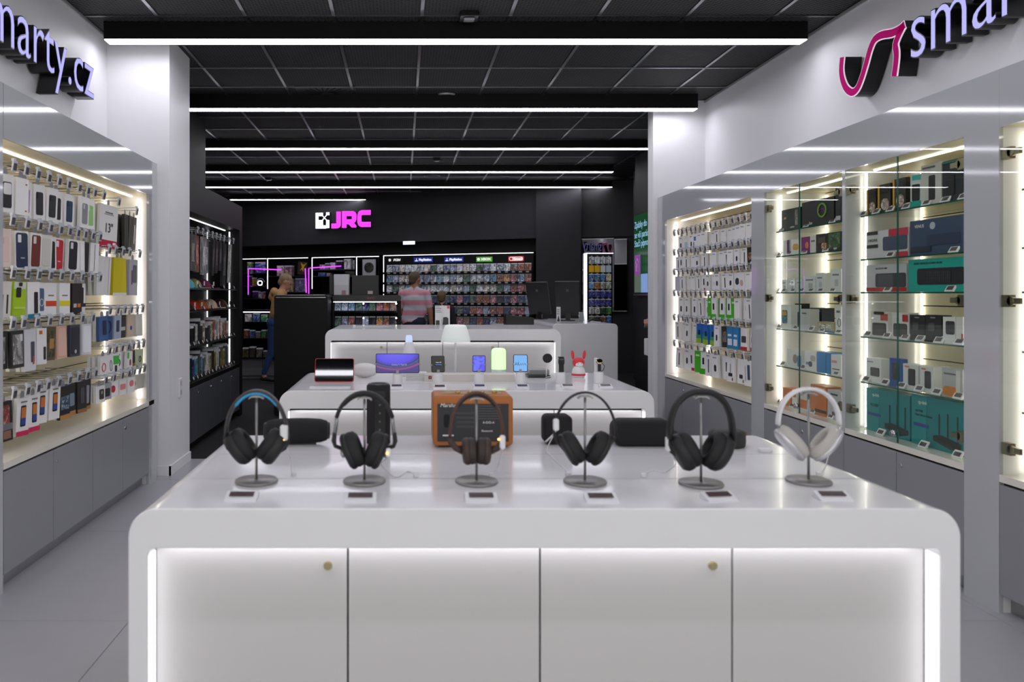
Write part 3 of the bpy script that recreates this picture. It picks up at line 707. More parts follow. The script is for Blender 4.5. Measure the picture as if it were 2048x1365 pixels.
def device(label, x, yb, w, h, scr, yaw=0., tilt=.30, name='phone', stand=True, frame=M_plastic_k, back=None, r=.008, group=None, base_h=None):
    """device tilted back on a white pillar stand; x,yb = foot of the pillar on the table in px"""
    p = t2(x, yb)
    bh = base_h or .075
    if stand:
        s = thing('device_stand', 'white round pillar stand under the ' + label, 'stand', p, yaw)
        MB().lathe([(0, 0), (.030, 0), (.031, .002), (.029, bh * .6), (.028, bh - .004), (.026, bh), (0, bh)], 28).build('pillar', M_plastic_w, s)
        MB().box(-w / 2 - .006, -w / 2 + .004, -.02, -.004, bh + h * .45, bh + h * .52).box(w / 2 - .004, w / 2 + .006, -.02, -.004, bh + h * .45, bh + h * .52) \
            .box(-.008, .008, -.012, .0, bh - .004, bh + .02).build('clamp', M_steel, s)
    o = thing(name, label, name.split('_')[-1], p + Vector((0, 0, bh + .004)), (0, 0, yaw), group)
    M = Matrix.Translation((0, -.010, 0)) @ Matrix.Rotation(-tilt, 4, 'X')
    MB().prism(rrect(w, h, r, 5, 0, h / 2), 0, .009, 'y', .002, M).build('case', frame, o)
    sc = MB().prism(rrect(w - .008, h - .008, r * .7, 4, 0, h / 2), -.0008, .001, 'y', 0, M).build('screen', scr, o)
    return o, M
o, M = device('tablet showing a violet swirl wallpaper', 795, 771, .262, .118, M_scr_purple, name='tablet', tilt=.18, base_h=.07)
text('Galaxy S Tab S9', .014, M_inkw, o, (.01, -.0155, .05), (pi / 2 - .0, 0, 0))
MB().box(-.004, .018, -.0165, -.015, -.002, -.001).build('button', M_steel, o)
o, M = device('phone with black screen and small lit notice', 876, 771, .082, .10, M_scr_dark, yaw=.10, tilt=.2)
text('New S9', .010, mat('txt_y', (30, 30, 20), .5, emit=.9, ecol=(230, 220, 150)), o, (0, -.0245, .060), (pi / 2 - .2, 0, 0))
MB().box(-.018, .018, -.0225, -.022, .044, .048).build('notice_bar', mat('txt_b', (20, 20, 60), .5, emit=.9, ecol=(80, 110, 230)), o)
device('phone with deep blue violet wallpaper', 958, 770, .078, .10, M_scr_blue, yaw=-.12, tilt=.2)
o, M = device('phone with sky blue screen and handwritten word', 1041, 770, .086, .105, M_scr_sky, yaw=-.14, tilt=.2)
pts = [(-.036, .040), (-.022, .047), (-.026, .058), (-.032, .048), (-.016, .040), (-.012, .064), (-.012, .042), (-.004, .040), (.002, .052), (.006, .040), (.013, .052), (.019, .041), (.025, .052), (.034, .040)]
MB().tube([M @ Vector((a, -.0022, b)) for a, b in pts], .0016, 6).build('script_lettering', mat('txt_navy', (20, 50, 110), .5), o)
# glossy tablet in red case leaning on a stand
p = t2(668, 765)
o = thing('red_case_tablet', 'dark glossy tablet in a red case leaning back near the black stand', 'tablet', p)
M = Matrix.Rotation(-.339, 4, 'X')
MB().prism(rrect(.245, .150, .012, 5, 0, .078), 0, .009, 'y', .002, M).build('case', mat('case_red', (196, 40, 48), .4), o)
MB().prism(rrect(.236, .142, .010, 5, 0, .078), -.0012, .0005, 'y', 0, M).build('screen', M_scr_gloss, o)
MB().add([(-.06, .045, .09), (.06, .045, .09), (.06, .115, 0), (-.06, .115, 0), (-.06, .049, .09), (.06, .049, .09), (.06, .119, 0), (-.06, .119, 0)], [(0, 1, 2, 3), (7, 6, 5, 4), (0, 4, 5, 1), (1, 5, 6, 2), (2, 6, 7, 3), (3, 7, 4, 0)]).build('kickstand', MATS['case_red'], o)
p = t2(660, 776); o = MB().prism(rrect(.24, .045, .006), 0, .005, 'z', .001).build('tablet_keyboard', M_plastic_w, None, p); tag(o, 'flat white keyboard dock before the red case tablet', 'keyboard')
# white storage bag and stack of sheets behind
p = t2(728, 757)
o = MB().sph((0, .06, .045), (.095, .05, .047), 20, 10).build('white_pouch', mat('pouch_white', (226, 226, 226), .7), None, p + Vector((0, 0, .0022))); tag(o, 'soft white fabric pouch between the two tablets', 'pouch')
p = t2(832, 762)
o = thing('paper_stack', 'stack of white boards beside the violet tablet', 'stack', p)
for k in range(4): MB().box(-.065 + k * .002, .07, 0, .12, k * .012, k * .012 + .011).build('board', M_plastic_w, o)
# cone night lamp
p = t2(818, 752)
o = thing('cone_lamp', 'white cone-shaped lamp with a bluish tip', 'lamp', p)
MB().lathe([(0, 0), (.070, 0), (.072, .01), (.030, .215), (.024, .226)], 30).build('body', mat('lamp_white', (230, 230, 236), .4), o)
MB().lathe([(.0245, .226), (.021, .262), (.018, .272), (0, .273)], 24).build('tip', emis('tip_glow', (196, 214, 255), .8), o)
# table lamp with shade
p = t2(911, 752)
o = thing('table_lamp', 'white mushroom table lamp with broad tapered shade', 'lamp', p)
MB().lathe([(0, 0), (.060, 0), (.062, .004), (.058, .010), (.010, .014), (0, .014)], 32).build('base', M_plastic_w, o)
MB().cyl((0, 0, .012), (0, 0, .24), .0075, n=14).build('pole', M_plastic_w, o)
MB().lathe([(.098, .228), (.1, .231), (.094, .262), (.076, .325), (.070, .337), (.058, .342), (.044, .340)], 40).lathe([(.044, .340), (.03, .334), (0, .333)], 40).lathe([(.098, .228), (.09, .236), (0, .236)], 40).build('shade', mat('shade_white', (236, 240, 238), .5, emit=.12, ecol=(240, 255, 250)), o)
# long flat box
pa, pb = t2(849, 764), t2(1030, 764)
o = thing('long_flat_box', 'long low cream box under the lamp with a red emblem', 'box', ((pa.x + pb.x) / 2, pa.y, ZT))
MB().box(-(pb.x - pa.x) / 2, (pb.x - pa.x) / 2, 0, .13, 0, .044).build('carton', mat('box_cream', (218, 212, 204), .5), o)
MB().prism(rrect(.020, .020, .004, 3, -(pb.x - pa.x) / 2 + .035, .026), -.001, .0, 'y').build('emblem', mat('emblem_red', (150, 26, 34), .5), o)
text('S', .013, M_inkw, o, (-(pb.x - pa.x) / 2 + .035, -.0014, .026))
# green glowing night light
p = t2(999, 748)
o = thing('night_light', 'rounded night light glowing pale green', 'lamp', p + Vector((0, .045, 0)))
MB().lathe([(0, 0), (.048, 0), (.050, .003), (.050, .028)], 36).lathe([(.05, .028), (0, .028)], 36).build('base', M_plastic_w, o)
def glow():
    m = bpy.data.materials.new('night_light_glow'); m.use_nodes = True; nt = m.node_tree; b = nt.nodes['Principled BSDF']
    b.inputs['Base Color'].default_value = lin((200, 255, 190)); b.inputs['Emission Color'].default_value = lin((196, 255, 170)); b.inputs['Emission Strength'].default_value = .72; return m
MB().lathe([(.050, .0285), (.050, .150), (.047, .162), (.040, .170), (.028, .173), (0, .174)], 36).build('diffuser', glow(), o)
# charger and black tray
p = t2(1085, 757)
o = thing('charging_stand', 'black round wireless charger on a bent white neck above a flat dark tray', 'charger', p)
MB().box(-.09, .055, .02, .17, 0, .016).build('tray', M_plastic_k, o)
MB().box(-.07, .06, .08, .20, .0165, .045).build('tray_box', mat('tray_grey', (150, 152, 154), .4), o)
MB().tube([(.028, .02, .012), (.03, .025, .06), (.034, .02, .11), (.034, .015, .125)], .004, 8).build('neck', M_cable, o)
MB().cyl((.034, .005, .128), (.034, .017, .132), .031, n=28).build('pad', M_plastic_k, o)
MB().tube([(.02, .0, .006), (.05, -.012, .012), (.06, .0, .004), (.045, -.016, -.0), (.04, -.01, .004)], .0025, 6).build('cable_loop', M_cable, o)
# smart watches on pedestals
for k, (x, y, lab, strap, face) in enumerate(((1121, 768, 'square black smart watch wrapped on a white pedestal', 'black', 'sq'), (1197, 767, 'round gold-rimmed watch with black dial on a white pedestal', 'gold', 'rd'))):
    p = t2(x, y)
    s = thing('watch_stand', ['white pedestal under the square watch', 'white pedestal under the round watch'][k], 'stand', p)
    MB().lathe([(0, 0), (.029, 0), (.030, .003), (.029, .066), (.026, .070), (0, .070)], 28).build('pillar', M_plastic_w, s)
    MB().prism(rrect(.022, .085, .006, 4, -.012, .112), .004, .016, 'y', .002).build('upright', M_plastic_w, s)
    o = thing('wrist_watch', lab, 'watch', p + Vector((0, -.004, .0725)))
    if face == 'sq':
        MB().prism(rrect(.036, .040, .008, 4, .004, .066), -.012, 0.004, 'y', .003).build('dial_case', M_plastic_k, o)
        MB().prism(rrect(.028, .032, .005, 4, .004, .066), -.0135, -.011, 'y').build('dial', M_scr_gloss, o)
        MB().box(-.010, .018, -.008, .003, .0, .05).box(-.012, .02, -.006, .024, .086, .092).build('strap', mat('strap_black', (24, 24, 26), .6), o)
    else:
        MB().lathe([(0, .006), (.020, .006), (.022, 0), (.020, -.006), (0, -.006)], 28, Matrix.Translation((.004, -.004, .062)) @ Matrix.Rotation(-pi / 2 - .9, 4, 'X')).build('dial_case', mat('watch_gold', (216, 188, 150), .25, metal=1.), o)
        MB().lathe([(0, .0075), (.017, .0072)], 24, Matrix.Translation((.004, -.004, .062)) @ Matrix.Rotation(pi / 2 - .9, 4, 'X')).build('dial', M_scr_gloss, o)
        MB().box(-.006, .012, -.010, -.004, .002, .046).build('strap', mat('strap_black', (24, 24, 26), .6), o)
        MB().tube([(.018, .0, .055), (.034, -.004, .036), (.030, -.004, .012), (.016, 0, -.0)], .0022, 6).build('strap_loop', M_plastic_k, o)
# rabbit lamp: plain generic rabbit figure
p = t2(1157, 755)
o = thing('rabbit_figure', 'white round toy figure with a red long-eared hood', 'toy', p)
M_red = mat('toy_red', (226, 52, 66), .45)
MB().lathe([(0, .0), (.036, .0), (.043, .012), (.044, .03), (.038, .056), (.024, .074), (0, .078)], 28).build('body', mat('toy_white', (236, 236, 238), .35), o)
MB().lathe([(.0445, .012), (.046, .016), (.0455, .022), (.044, .026)], 28).build('hem', M_red, o)
MB().sph((0, 0, .098), (.040, .036, .034), 24, 14).build('hood', M_red, o)
MB().sph((0, -.013, .090), (.029, .026, .023), 20, 12).build('face', MATS['toy_white'], o)
for s in (-1, 1): MB().sph((s * .020, 0, .152), (.0105, .008, .030), 14, 10, Matrix.Rotation(s * .12, 4, 'Y')).build('ear', M_red, o)
for s in (-1, 1): MB().sph((s * .010, -.0375, .092), .0022, 8, 6).build('eye', M_plastic_k, o)
# tags in a row along the front of the phone table
for k, (x, y, lab) in enumerate(((793, 777, 'violet tablet'), (880, 778, 'black-screen phone'), (960, 777, 'blue violet phone'), (1046, 777, 'sky blue phone'), (1137, 776, 'square watch'), (1213, 776, 'round watch'))):
    price_tag(t2(x, y), 0, 'white price tag lying before the ' + lab, None, .075)
# thin white cable rising over the far table edge
p = t2(1173, 782)
# ================================================================ things on the taller table
p = onZ(885, 651, 1.03)
o = thing('info_stand', 'clear acrylic stand with a printed sheet about a black gadget, on the taller table', 'sign', p)
MB().box(-.075, .075, 0, .004, 0, .200).build('sheet', mat('sheet_white', (226, 226, 224), .5), o)
for k, (w_, z) in enumerate(((.04, .185), (.055, .168), (.05, .150), (.058, .132))):
    MB().box(-.068, -.068 + w_, -.001, .0, z, z + .004).build('print_line', M_ink, o)
MB().box(.046, .072, -.001, 0, .170, .197).build('logo_mark', mat('logo_pink', (222, 84, 120), .5), o)
MB().prism([(-.008, .005), (.060, .005), (.060, .070), (.040, .085), (.006, .080), (-.008, .055)], -.002, 0, 'y').build('gadget_print', mat('print_grey', (62, 62, 64), .5), o)
MB().prism([(-.068, .005), (-.030, .005), (-.030, .05), (-.068, .05)], -.002, 0, 'y').build('gadget_print', MATS['print_grey'], o)
MB().box(-.08, .08, -.03, .06, 0, .003).build('foot', M_glass, o)
o = MB().tube([(.0, 0, 0.001), (.006, 0, .05), (.010, 0, .12), (.008, 0, .205)], .004, 8).build('stylus_stick', M_cable, None, p + Vector((-.008, -.05, .0))); tag(o, 'thin white stick standing before the printed sheet', 'stick')
p = onZ(706, 656, 1.03)
o = thing('table_cable', 'white cable and plug lying on the taller table', 'cable', p)
MB().tube([(0, .2, .004), (.1, .22, .004), (.25, .24, .004), (.36, .30, .004)], .003, 6).build('lead', M_cable, o)
MB().box(-.012, .012, .19, .21, 0, .02).build('plug', M_plastic_w, o)
# ================================================================ lit signs
M_canblk = mat('sign_can_black', (10, 10, 13), .3)
M_lav = emis('sign_face_lavender', (188, 184, 255), .78)
M_pinkface = mat('sign_face_magenta', (176, 8, 104), .75, spec=.1, emit=.16, ecol=(214, 16, 130))
M_rimw = mat('sign_rim_white', (235, 225, 235), .4, emit=.35)
def mat_cols(x, y, z, t):
    M = Matrix((x, y, z)).transposed().to_4x4(); M.translation = t; return M
def ribbon(pts, hw):
    P = [Vector((a, b)) for a, b in pts]; Lp, Rp = [], []
    for i, p in enumerate(P):
        t = (P[min(i + 1, len(P) - 1)] - P[max(i - 1, 0)]).normalized(); n = Vector((-t.y, t.x))
        Lp.append(p + n * hw); Rp.append(p - n * hw)
    return [tuple(q) for q in Lp] + [tuple(q) for q in reversed(Rp)]
def strip_prism(mb, pts, hw, t0, t1):
    """ribbon extruded along local z, made of quads so it never needs a concave cap"""
    P = ribbon(pts, hw); n = len(pts)
    vs = [(x, y, t) for t in (t0, t1) for x, y in P]; m = 2 * n; fs = []
    for i in range(n - 1):
        a, b, c, d = i, i + 1, m - 2 - i, m - 1 - i
        fs.append((a, d, c, b)); fs.append((m + a, m + b, m + c, m + d))
    for i in range(m):
        j = (i + 1) % m; fs.append((i, j, m + j, m + i))
    mb.add(vs, fs); return mb
xh = max(v.co.y for v in text_mesh('x', 1., 0, 0, 'LEFT').vertices)
def word_sign(name, label, M, word, xheight, x0, zb, logo, depth=.12):
    """channel-letter sign: M maps local x (reading), y (up), z (out of the wall)"""
    o = thing(name, label, 'sign'); o.matrix_world = M
    size = xheight / xh; off = .003 * size
    prev = None; xs = []
    for i, ch in enumerate(word):
        pre = text_mesh(word[:i + 1], size, 0, 0, 'LEFT'); own = text_mesh(ch, size, 0, 0, 'LEFT')
        xs.append(max(v.co.x for v in pre.vertices) - max(v.co.x for v in own.vertices))
    KX = .85; total = KX * max(v.co.x for v in text_mesh(word, size, 0, 0, 'LEFT').vertices)
    base = x0 if x0 >= -50 else (-x0 - 100) - total
    for ch, dx in zip(word, xs):
        lt = ob('letter', text_mesh(ch, size, depth / 2 - .004, off, 'LEFT').copy(), M_canblk, o, (base + dx * KX, zb, depth / 2 + .008)); lt.scale.x = KX
        ob('letter_face', text_mesh(ch, size, .002, -.010 * size, 'LEFT').copy(), M_lav, lt, (0, 0, depth / 2 - .004))
    lg = MB(); rim = MB(); fc = MB()
    lx, ly = (base - .045 - max(p[0] for s in logo for p in s), 0)
    for s in logo:
        q = [(a + lx, b) for a, b in s]
        strip_prism(lg, q, .028, .006, depth - .006); strip_prism(rim, q, .0285, depth - .007, depth - .001); strip_prism(fc, q, .0225, depth - .002, depth + .001)
    l = lg.build('emblem', M_canblk, o); rim.build('emblem_rim', M_rimw, l); fc.build('emblem_face', M_pinkface, l)
    return o
# emblem centre line measured on the wall: two strokes
raw = [(1018, 332), (1013, 400), (1021, 455), (1040, 500), (1070, 522), (1098, 502), (1122, 445), (1146, 365), (1166, 292), (1190, 238), (1228, 213), (1280, 204), (1322, 184), (1350, 158)]
raw2 = [(1346, 160), (1318, 215), (1301, 265), (1306, 310), (1304, 360), (1294, 437)]
XF = SR - .12
def sgn(p):
    q = onX(1300 + p[0] * .3652, p[1] * .3652, XF); return (-q.y, q.z)
A_, B_ = [sgn(p) for p in raw], [sgn(p) for p in raw2]
def densify(P, n=3):
    out = []
    for i in range(len(P) - 1):
        p0, p1, p2, p3 = [Vector(P[max(0, min(len(P) - 1, j))]) for j in (i - 1, i, i + 1, i + 2)]
        for k in range(n):
            t = k / n; out.append(tuple(.5 * ((2 * p1) + (p2 - p0) * t + (2 * p0 - 5 * p1 + 4 * p2 - p3) * t * t + (3 * p1 - p0 - 3 * p2 + p3) * t ** 3)))
    return out + [P[-1]]
A_, B_ = densify(A_), densify(B_)
mx = max(p[0] for p in A_ + B_); LOGO = [[(a - mx, b) for a, b in A_], [(a - mx, b) for a, b in B_]]
MR = mat_cols(Vector((0, -1, 0)), Vector((0, 0, 1)), Vector((-1, 0, 0)), Vector((SR, 0, 0)))
ML = mat_cols(Vector((0, 1, 0)), Vector((0, 0, 1)), Vector((1, 0, 0)), Vector((SL, 0, 0)))
word_sign('illuminated_wall_sign', 'pink emblem and lavender lit lettering above the glass display cabinets', MR, 'smarty.cz', .216, -4.362, 2.672, LOGO)
word_sign('illuminated_wall_sign', 'pink emblem and lavender lit lettering above the phone case niche', ML, 'smarty.cz', .206, -105.17, 2.655, LOGO)

# ---- pink letters on the charcoal fascia
u0, z0, d0 = bw_px(620 + 185 * .078, 410 + 612 * .078, .02)
sg = thing('illuminated_letter_sign', 'white game pad emblem and glowing pink letters on the charcoal fascia', 'sign', bw(u0, .02, z0), BWa)
k_ = d0 / F * .078 / cos(BWa) * .97; kz = d0 / F * .078
def jj(p, slope=.052): return ((p[0] - 185) * k_, (612 - p[1] - (p[0] - 185) * .03) * kz)
M_jp = emis('letter_glow_pink', (255, 62, 240), 1.2); M_jw = emis('emblem_glow_white', (245, 246, 255), 2.0)
def jpart(name, polys, m):
    b = MB(); f = MB()
    for P in polys:
        q = [jj(p) for p in P]
        b.prism(q, -.06, 0, 'y'); f.prism(q, -.064, -.0605, 'y')
    t = b.build(name, M_canblk, sg); f.build(name + '_face', m, t)
def R4(a, b, c, d): return [(a, d), (b, d), (b, c), (a, c)]
jpart('emblem', [R4(185, 260, 215, 612), R4(260, 385, 215, 295), R4(260, 385, 400, 612), R4(385, 475, 535, 612), R4(475, 555, 400, 600), R4(475, 560, 205, 275),
                 [(360, 290), (385, 290), (495, 400), (470, 400)], [(470, 275), (495, 275), (385, 400), (360, 400)]], M_jw)
jpart('letter', [R4(750, 870, 190, 490), [(615, 490), (870, 490), (866, 540), (845, 580), (800, 605), (760, 612), (615, 612)]], M_jp)
jpart('letter', [R4(900, 1020, 180, 600), R4(1020, 1165, 180, 305), [(1165, 180), (1200, 182), (1255, 208), (1285, 260), (1285, 380), (1262, 440), (1225, 480), (1165, 510)], R4(1020, 1165, 385, 510), [(1080, 510), (1225, 480), (1280, 545), (1280, 592), (1160, 592)]], M_jp)
jpart('letter', [[(1660, 160), (1420, 160), (1345, 195), (1310, 290), (1415, 300), (1440, 280), (1660, 280)], [(1310, 290), (1310, 470), (1415, 440), (1415, 300)], [(1310, 470), (1345, 545), (1410, 580), (1660, 580), (1660, 455), (1440, 455), (1415, 440)]], M_jp)

# ---- advertising screen on the black side wall past the pier
o = thing('advertising_screen', 'wall screen glowing dark green with white and blue lettering', 'screen', (3.20, 10.67, 1.356), -pi / 2)
h_, w_ = 1.08, 1.8
MB().box(0, w_, 0, .05, 0, h_).build('housing', M_plastic_k, o)
MB().box(.015, w_ - .015, -.003, .0, .01, h_ - .012).build('display', mat('screen_green', (8, 30, 14), .2, emit=.42, ecol=(16, 78, 38)), o)
MB().box(.05, .30, -.006, -.003, .25, .525).build('display_tile', mat('tile_purple', (60, 20, 70), .3, emit=.42, ecol=(160, 84, 178)), o)
MB().box(.34, .61, -.007, -.003, .012, .26).build('display_tile', mat('tile_blue', (60, 80, 120), .3, emit=.48, ecol=(140, 176, 232)), o)
MB().box(.05, .34, -.006, -.003, .012, .25).build('display_tile', mat('tile_sage', (60, 70, 60), .3, emit=.36, ecol=(112, 130, 112)), o)
hp_ = [(.17, .47), (.10, .42), (.13, .41), (.13, .30), (.21, .30), (.21, .41), (.24, .42)]
MB().tube([(a, -.0075, b) for a, b in hp_], .005, 6, closed=True).build('house_icon', M_inkw, o)
M_txs = mat('screen_text', (120, 160, 200), .4, emit=.6, ecol=(150, 196, 230))
for t_, z in (('Zpátky do', .89), ('se vší parádou', .755), ('Stačí pípnout', .635)):
    text(t_, .128, M_txs, o, (.05, -.007, z), align='LEFT')
MB().box(-.02, w_, .0, .05, -.03, -.005).build('ledge', M_steel, o)
p = Vector((3.22, 10.1, 2.46))
o = MB().box(0, .034, -.6, 0, -.02, .10).build('wall_sign_plate', mat('plate_pale', (200, 200, 204), .5), None, p); tag(o, 'small pale plate above the green advertising screen', 'sign')
# ================================================================ packs on hooks
M_card = objcol('printed_card', .42); M_art = objcol('printed_art', .35, art=1); M_soft = objcol('printed_soft', .4, art=2)
M_wire = mat('hook_wire_chrome', (190, 190, 192), .25, metal=1.)
M_holder = mat('holder_clear_grey', (196, 200, 210), .25)
M_tab = mat('hang_tab_grey', (150, 152, 156), .5)
def place(side, d, dep, z):
    return (Vector((XL - dep, d, z)), pi / 2) if side == 'L' else (Vector((XR + dep, d, z)), -pi / 2)
def hook(side, d, z, label, group, depth):
    p, rz = place(side, d, .05, z); o = thing('peg_hook', label, 'hook', p, rz, group)
    L_ = depth - .065
    ob('wire', cached(('wire', depth), lambda: MB().tube([(-.006, .004, 0), (-.006, L_, 0)], .0022, 6).tube([(.006, .004, .02), (.006, L_, .02)], .0022, 6).box(-.02, .02, L_ - .004, L_, -.03, .03).mesh('wire')), M_wire, o)
    ob('tag_holder', cached('holder', lambda: MB().prism(rrect(.042, .054, .004, 2, 0, -.006), -.003, .004, 'y', .001, Matrix.Rotation(.16, 4, 'X')).box(-.010, .010, -.002, .012, .016, .030).mesh('tag_holder')), M_holder, o)
    ob('tag_display', cached('hdisp', lambda: MB().box(-.014, .014, -.0045, -.0025, -.026, .008, Matrix.Rotation(.16, 4, 'X')).mesh('tag_display')), M_disp, o)
    return o
def panel(kind, w, h):
    def f():
        if kind == 'r': return MB().box(-w / 2, w / 2, -.0013, 0, -h / 2, h / 2).mesh('panel')
        if kind == 'c': return MB().prism(rrect(w, h, min(w, h) * .16, 4), -.003, 0, 'y', .0008).mesh('panel')
        if kind == 'o': return MB().prism(rrect(w, h, min(w, h) * .499, 8), -.0016, 0, 'y').mesh('panel')
        if kind == 'ring':
            n = 20; return MB().tube([(w / 2 * cos(2 * pi * k / n), -.0012, h / 2 * sin(2 * pi * k / n)) for k in range(n)], min(w, h) * .07, 5, closed=True).mesh('panel')
    return cached(('panel', kind, round(w, 4), round(h, 4)), f)
PN = {'r': 'printed_panel', 'c': 'case_sample', 'o': 'printed_disc', 'ring': 'printed_ring'}
def arts_on(o, w, h, arts, ytop=None):
    """arts: (kind, x, z, w, h, colour[, material]) as fractions of the front face, z measured from the base"""
    base = 0.
    for k, a in enumerate(arts):
        kd, x, z, aw, ah, c = a[:6]; m = a[6] if len(a) > 6 else M_card
        ob(PN[kd], panel(kd, aw * w, ah * h), m, o, (x * w, base - .0003 * k, z * h), None, c)
        if kd == 'c': base -= .0018
CASE = lambda c, bump=(40, 40, 44): [('c', 0, .46, .62, .66, c), ('c', -.17, .68, .18, .15, bump)]
def BAND(c, z=.14, hh=.2): return [('r', 0, z, 1., hh, c), ('r', 0, .62, .5, .04, (120, 120, 124))]
PHONE = [('c', .02, .52, .42, .56, (32, 30, 34)), ('r', .02, .60, .36, .30, (204, 120, 44)), ('r', .02, .38, .36, .18, (44, 70, 150)), ('r', 0, .90, .5, .04, (120, 120, 124))]
RING = [('ring', .0, .5, .5, .34, (30, 30, 34)), ('r', 0, .88, .5, .05, (120, 120, 124))]
def pack(side, d, ztop, w, h, t, col, arts, label, group, depth, yaw=0., back=2, dep=.085, m=None, name='retail_pack', cat='package', backcol=None, row='sleeve'):
    dep += random.uniform(-.012, .035); yaw += random.uniform(-.06, .06)
    p, rz = place(side, d, dep, ztop - h)
    me = ubox(w, t, h); yaw = yaw + (-.13 if side == 'L' else .13)
    o = ob(name, me, m or M_card, None, p, (random.uniform(-.02, .05), random.uniform(-.03, .03), rz + yaw), col); tag(o, label, cat, group)
    ob('hang_tab', cached(('tab', round(w, 3)), lambda: MB().prism([(-.016, 0), (.016, 0), (.016, .022), (.008, .034), (-.008, .034), (-.016, .022)], t / 2 - .0005, t / 2 + .0005, 'y').mesh('hang_tab')), M_tab, o, (0, 0, h))
    arts_on(o, w, h, arts)
    for k in range(back):
        dd = dep + (t + .006 + random.uniform(0, .012)) * (k + 1) + .01 * k
        if dd + t > depth - .02: break
        p, rz = place(side, d + random.uniform(-.006, .006), dd, ztop - h)
        b = ob('retail_pack', me, M_card, None, p, (random.uniform(-.03, .06), 0, rz + yaw * .6), backcol or (232, 231, 228))
        tag(b, f'plain box behind {row}' if row != 'sleeve' else 'plain sleeve box behind the large sleeve packs', 'package',
            f'boxes behind, {row}, {side}')
    return o
W_ = (234, 233, 231); WP = (238, 237, 236)
RN = ['top', 'second', 'third', 'fourth', 'fifth', 'lowest']
def rowpacks(side, z, depth, rows, rowname, niche, w=.095, h=.182, t=.020, drop=.045, hooklab=None, back=2):
    g = f'packs on the {rowname} of the {niche}'
    for r in rows:
        d, desc, col, arts = r[:4]; ex = r[4] if len(r) > 4 else {}
        hook(side, d, z, f'hook holding {desc or "nothing"}, {niche.replace(" niche", "")} {rowname}', f'hooks of the {rowname}, {niche}', depth)
        if desc: pack(side, d, z - drop + ex.get('dz', 0), ex.get('w', w), ex.get('h', h), ex.get('t', t), col, arts, f'{desc}, {rowname}, {niche}', g, depth, ex.get('yaw', 0), ex.get('back', back), ex.get('dep', .085), ex.get('m'), row=f'{desc}, {niche.replace(" niche", "")} {rowname}')
NL = 'phone case niche'
rowpacks('L', 1.965, .38, [
    (3.67, 'white box showing a black and clear case', WP, [('c', 0, .46, .66, .68, (24, 24, 26)), ('c', 0, .62, .56, .30, (226, 226, 228))]),
    (3.79, 'white box with a tiny red mark', WP, [('r', .3, .12, .12, .04, (190, 60, 40)), ('r', .3, .84, .12, .04, (190, 60, 40))]),
    (3.91, 'white box showing a lilac case', WP, CASE((186, 146, 206), (150, 110, 175))), (4.03, 'white box showing a black case', WP, CASE((30, 32, 38), (12, 12, 14))),
    (4.15, 'white box showing a dark green case', WP, CASE((36, 42, 40), (12, 12, 14))), (4.27, 'white box showing a jet black case', WP, CASE((20, 20, 24), (60, 60, 64))),
    (4.41, 'white box showing a navy blue case', WP, CASE((38, 62, 92), (20, 30, 50))), (4.53, 'white box showing a grey case', WP, CASE((140, 140, 144), (190, 190, 194))),
    (4.63, 'white box showing a pale green case', WP, CASE((150, 200, 120), (190, 220, 170)))], 'top hook row', NL)
hook('L', 4.77, 1.965, 'chrome hook with grey price tag, top hook row, phone case niche', 'hooks of the top hook row, phone case niche', .38)
hook('L', 5.02, 1.955, 'chrome hook with grey price tag, top hook row, phone case niche', 'hooks of the top hook row, phone case niche', .38)
o = pack('L', 4.95, 1.92, .25, .275, .018, (228, 227, 224), [('r', 0, .09, 1., .18, (190, 18, 62)), ('r', 0, .82, .4, .03, (90, 90, 94)), ('r', 0, .78, .5, .02, (150, 150, 150)), ('r', .34, .11, .16, .06, (240, 240, 240))],
         'large white sleeve pack marked 13 inches with a crimson base', None, .38, back=2)
text('13"', .085, M_ink, o, (.0, -.003, .125))
hook('L', 5.36, 1.93, 'chrome hook with grey price tag, top hook row, phone case niche', 'hooks of the top hook row, phone case niche', .38)
for k, c in enumerate(((38, 36, 36), (46, 44, 42), (34, 32, 34))):
    o = pack('L', 5.24 + k * .10, 1.89, .075, .26 - k * .01, .02, c, [('r', 0, .5, .25, .55, (190, 186, 190)), ('r', .25, .5, .12, .4, (120, 116, 118))] if k == 2 else [('r', .2, .5, .2, .9, (20, 20, 20))],
         ['dark fabric sleeve with a red hanger beside the 13 inch pack', 'second dark fabric sleeve beside the 13 inch pack', 'dark fabric sleeve with pale printed letters'][k], None, .38, yaw=.2, back=1, backcol=(50, 48, 48))
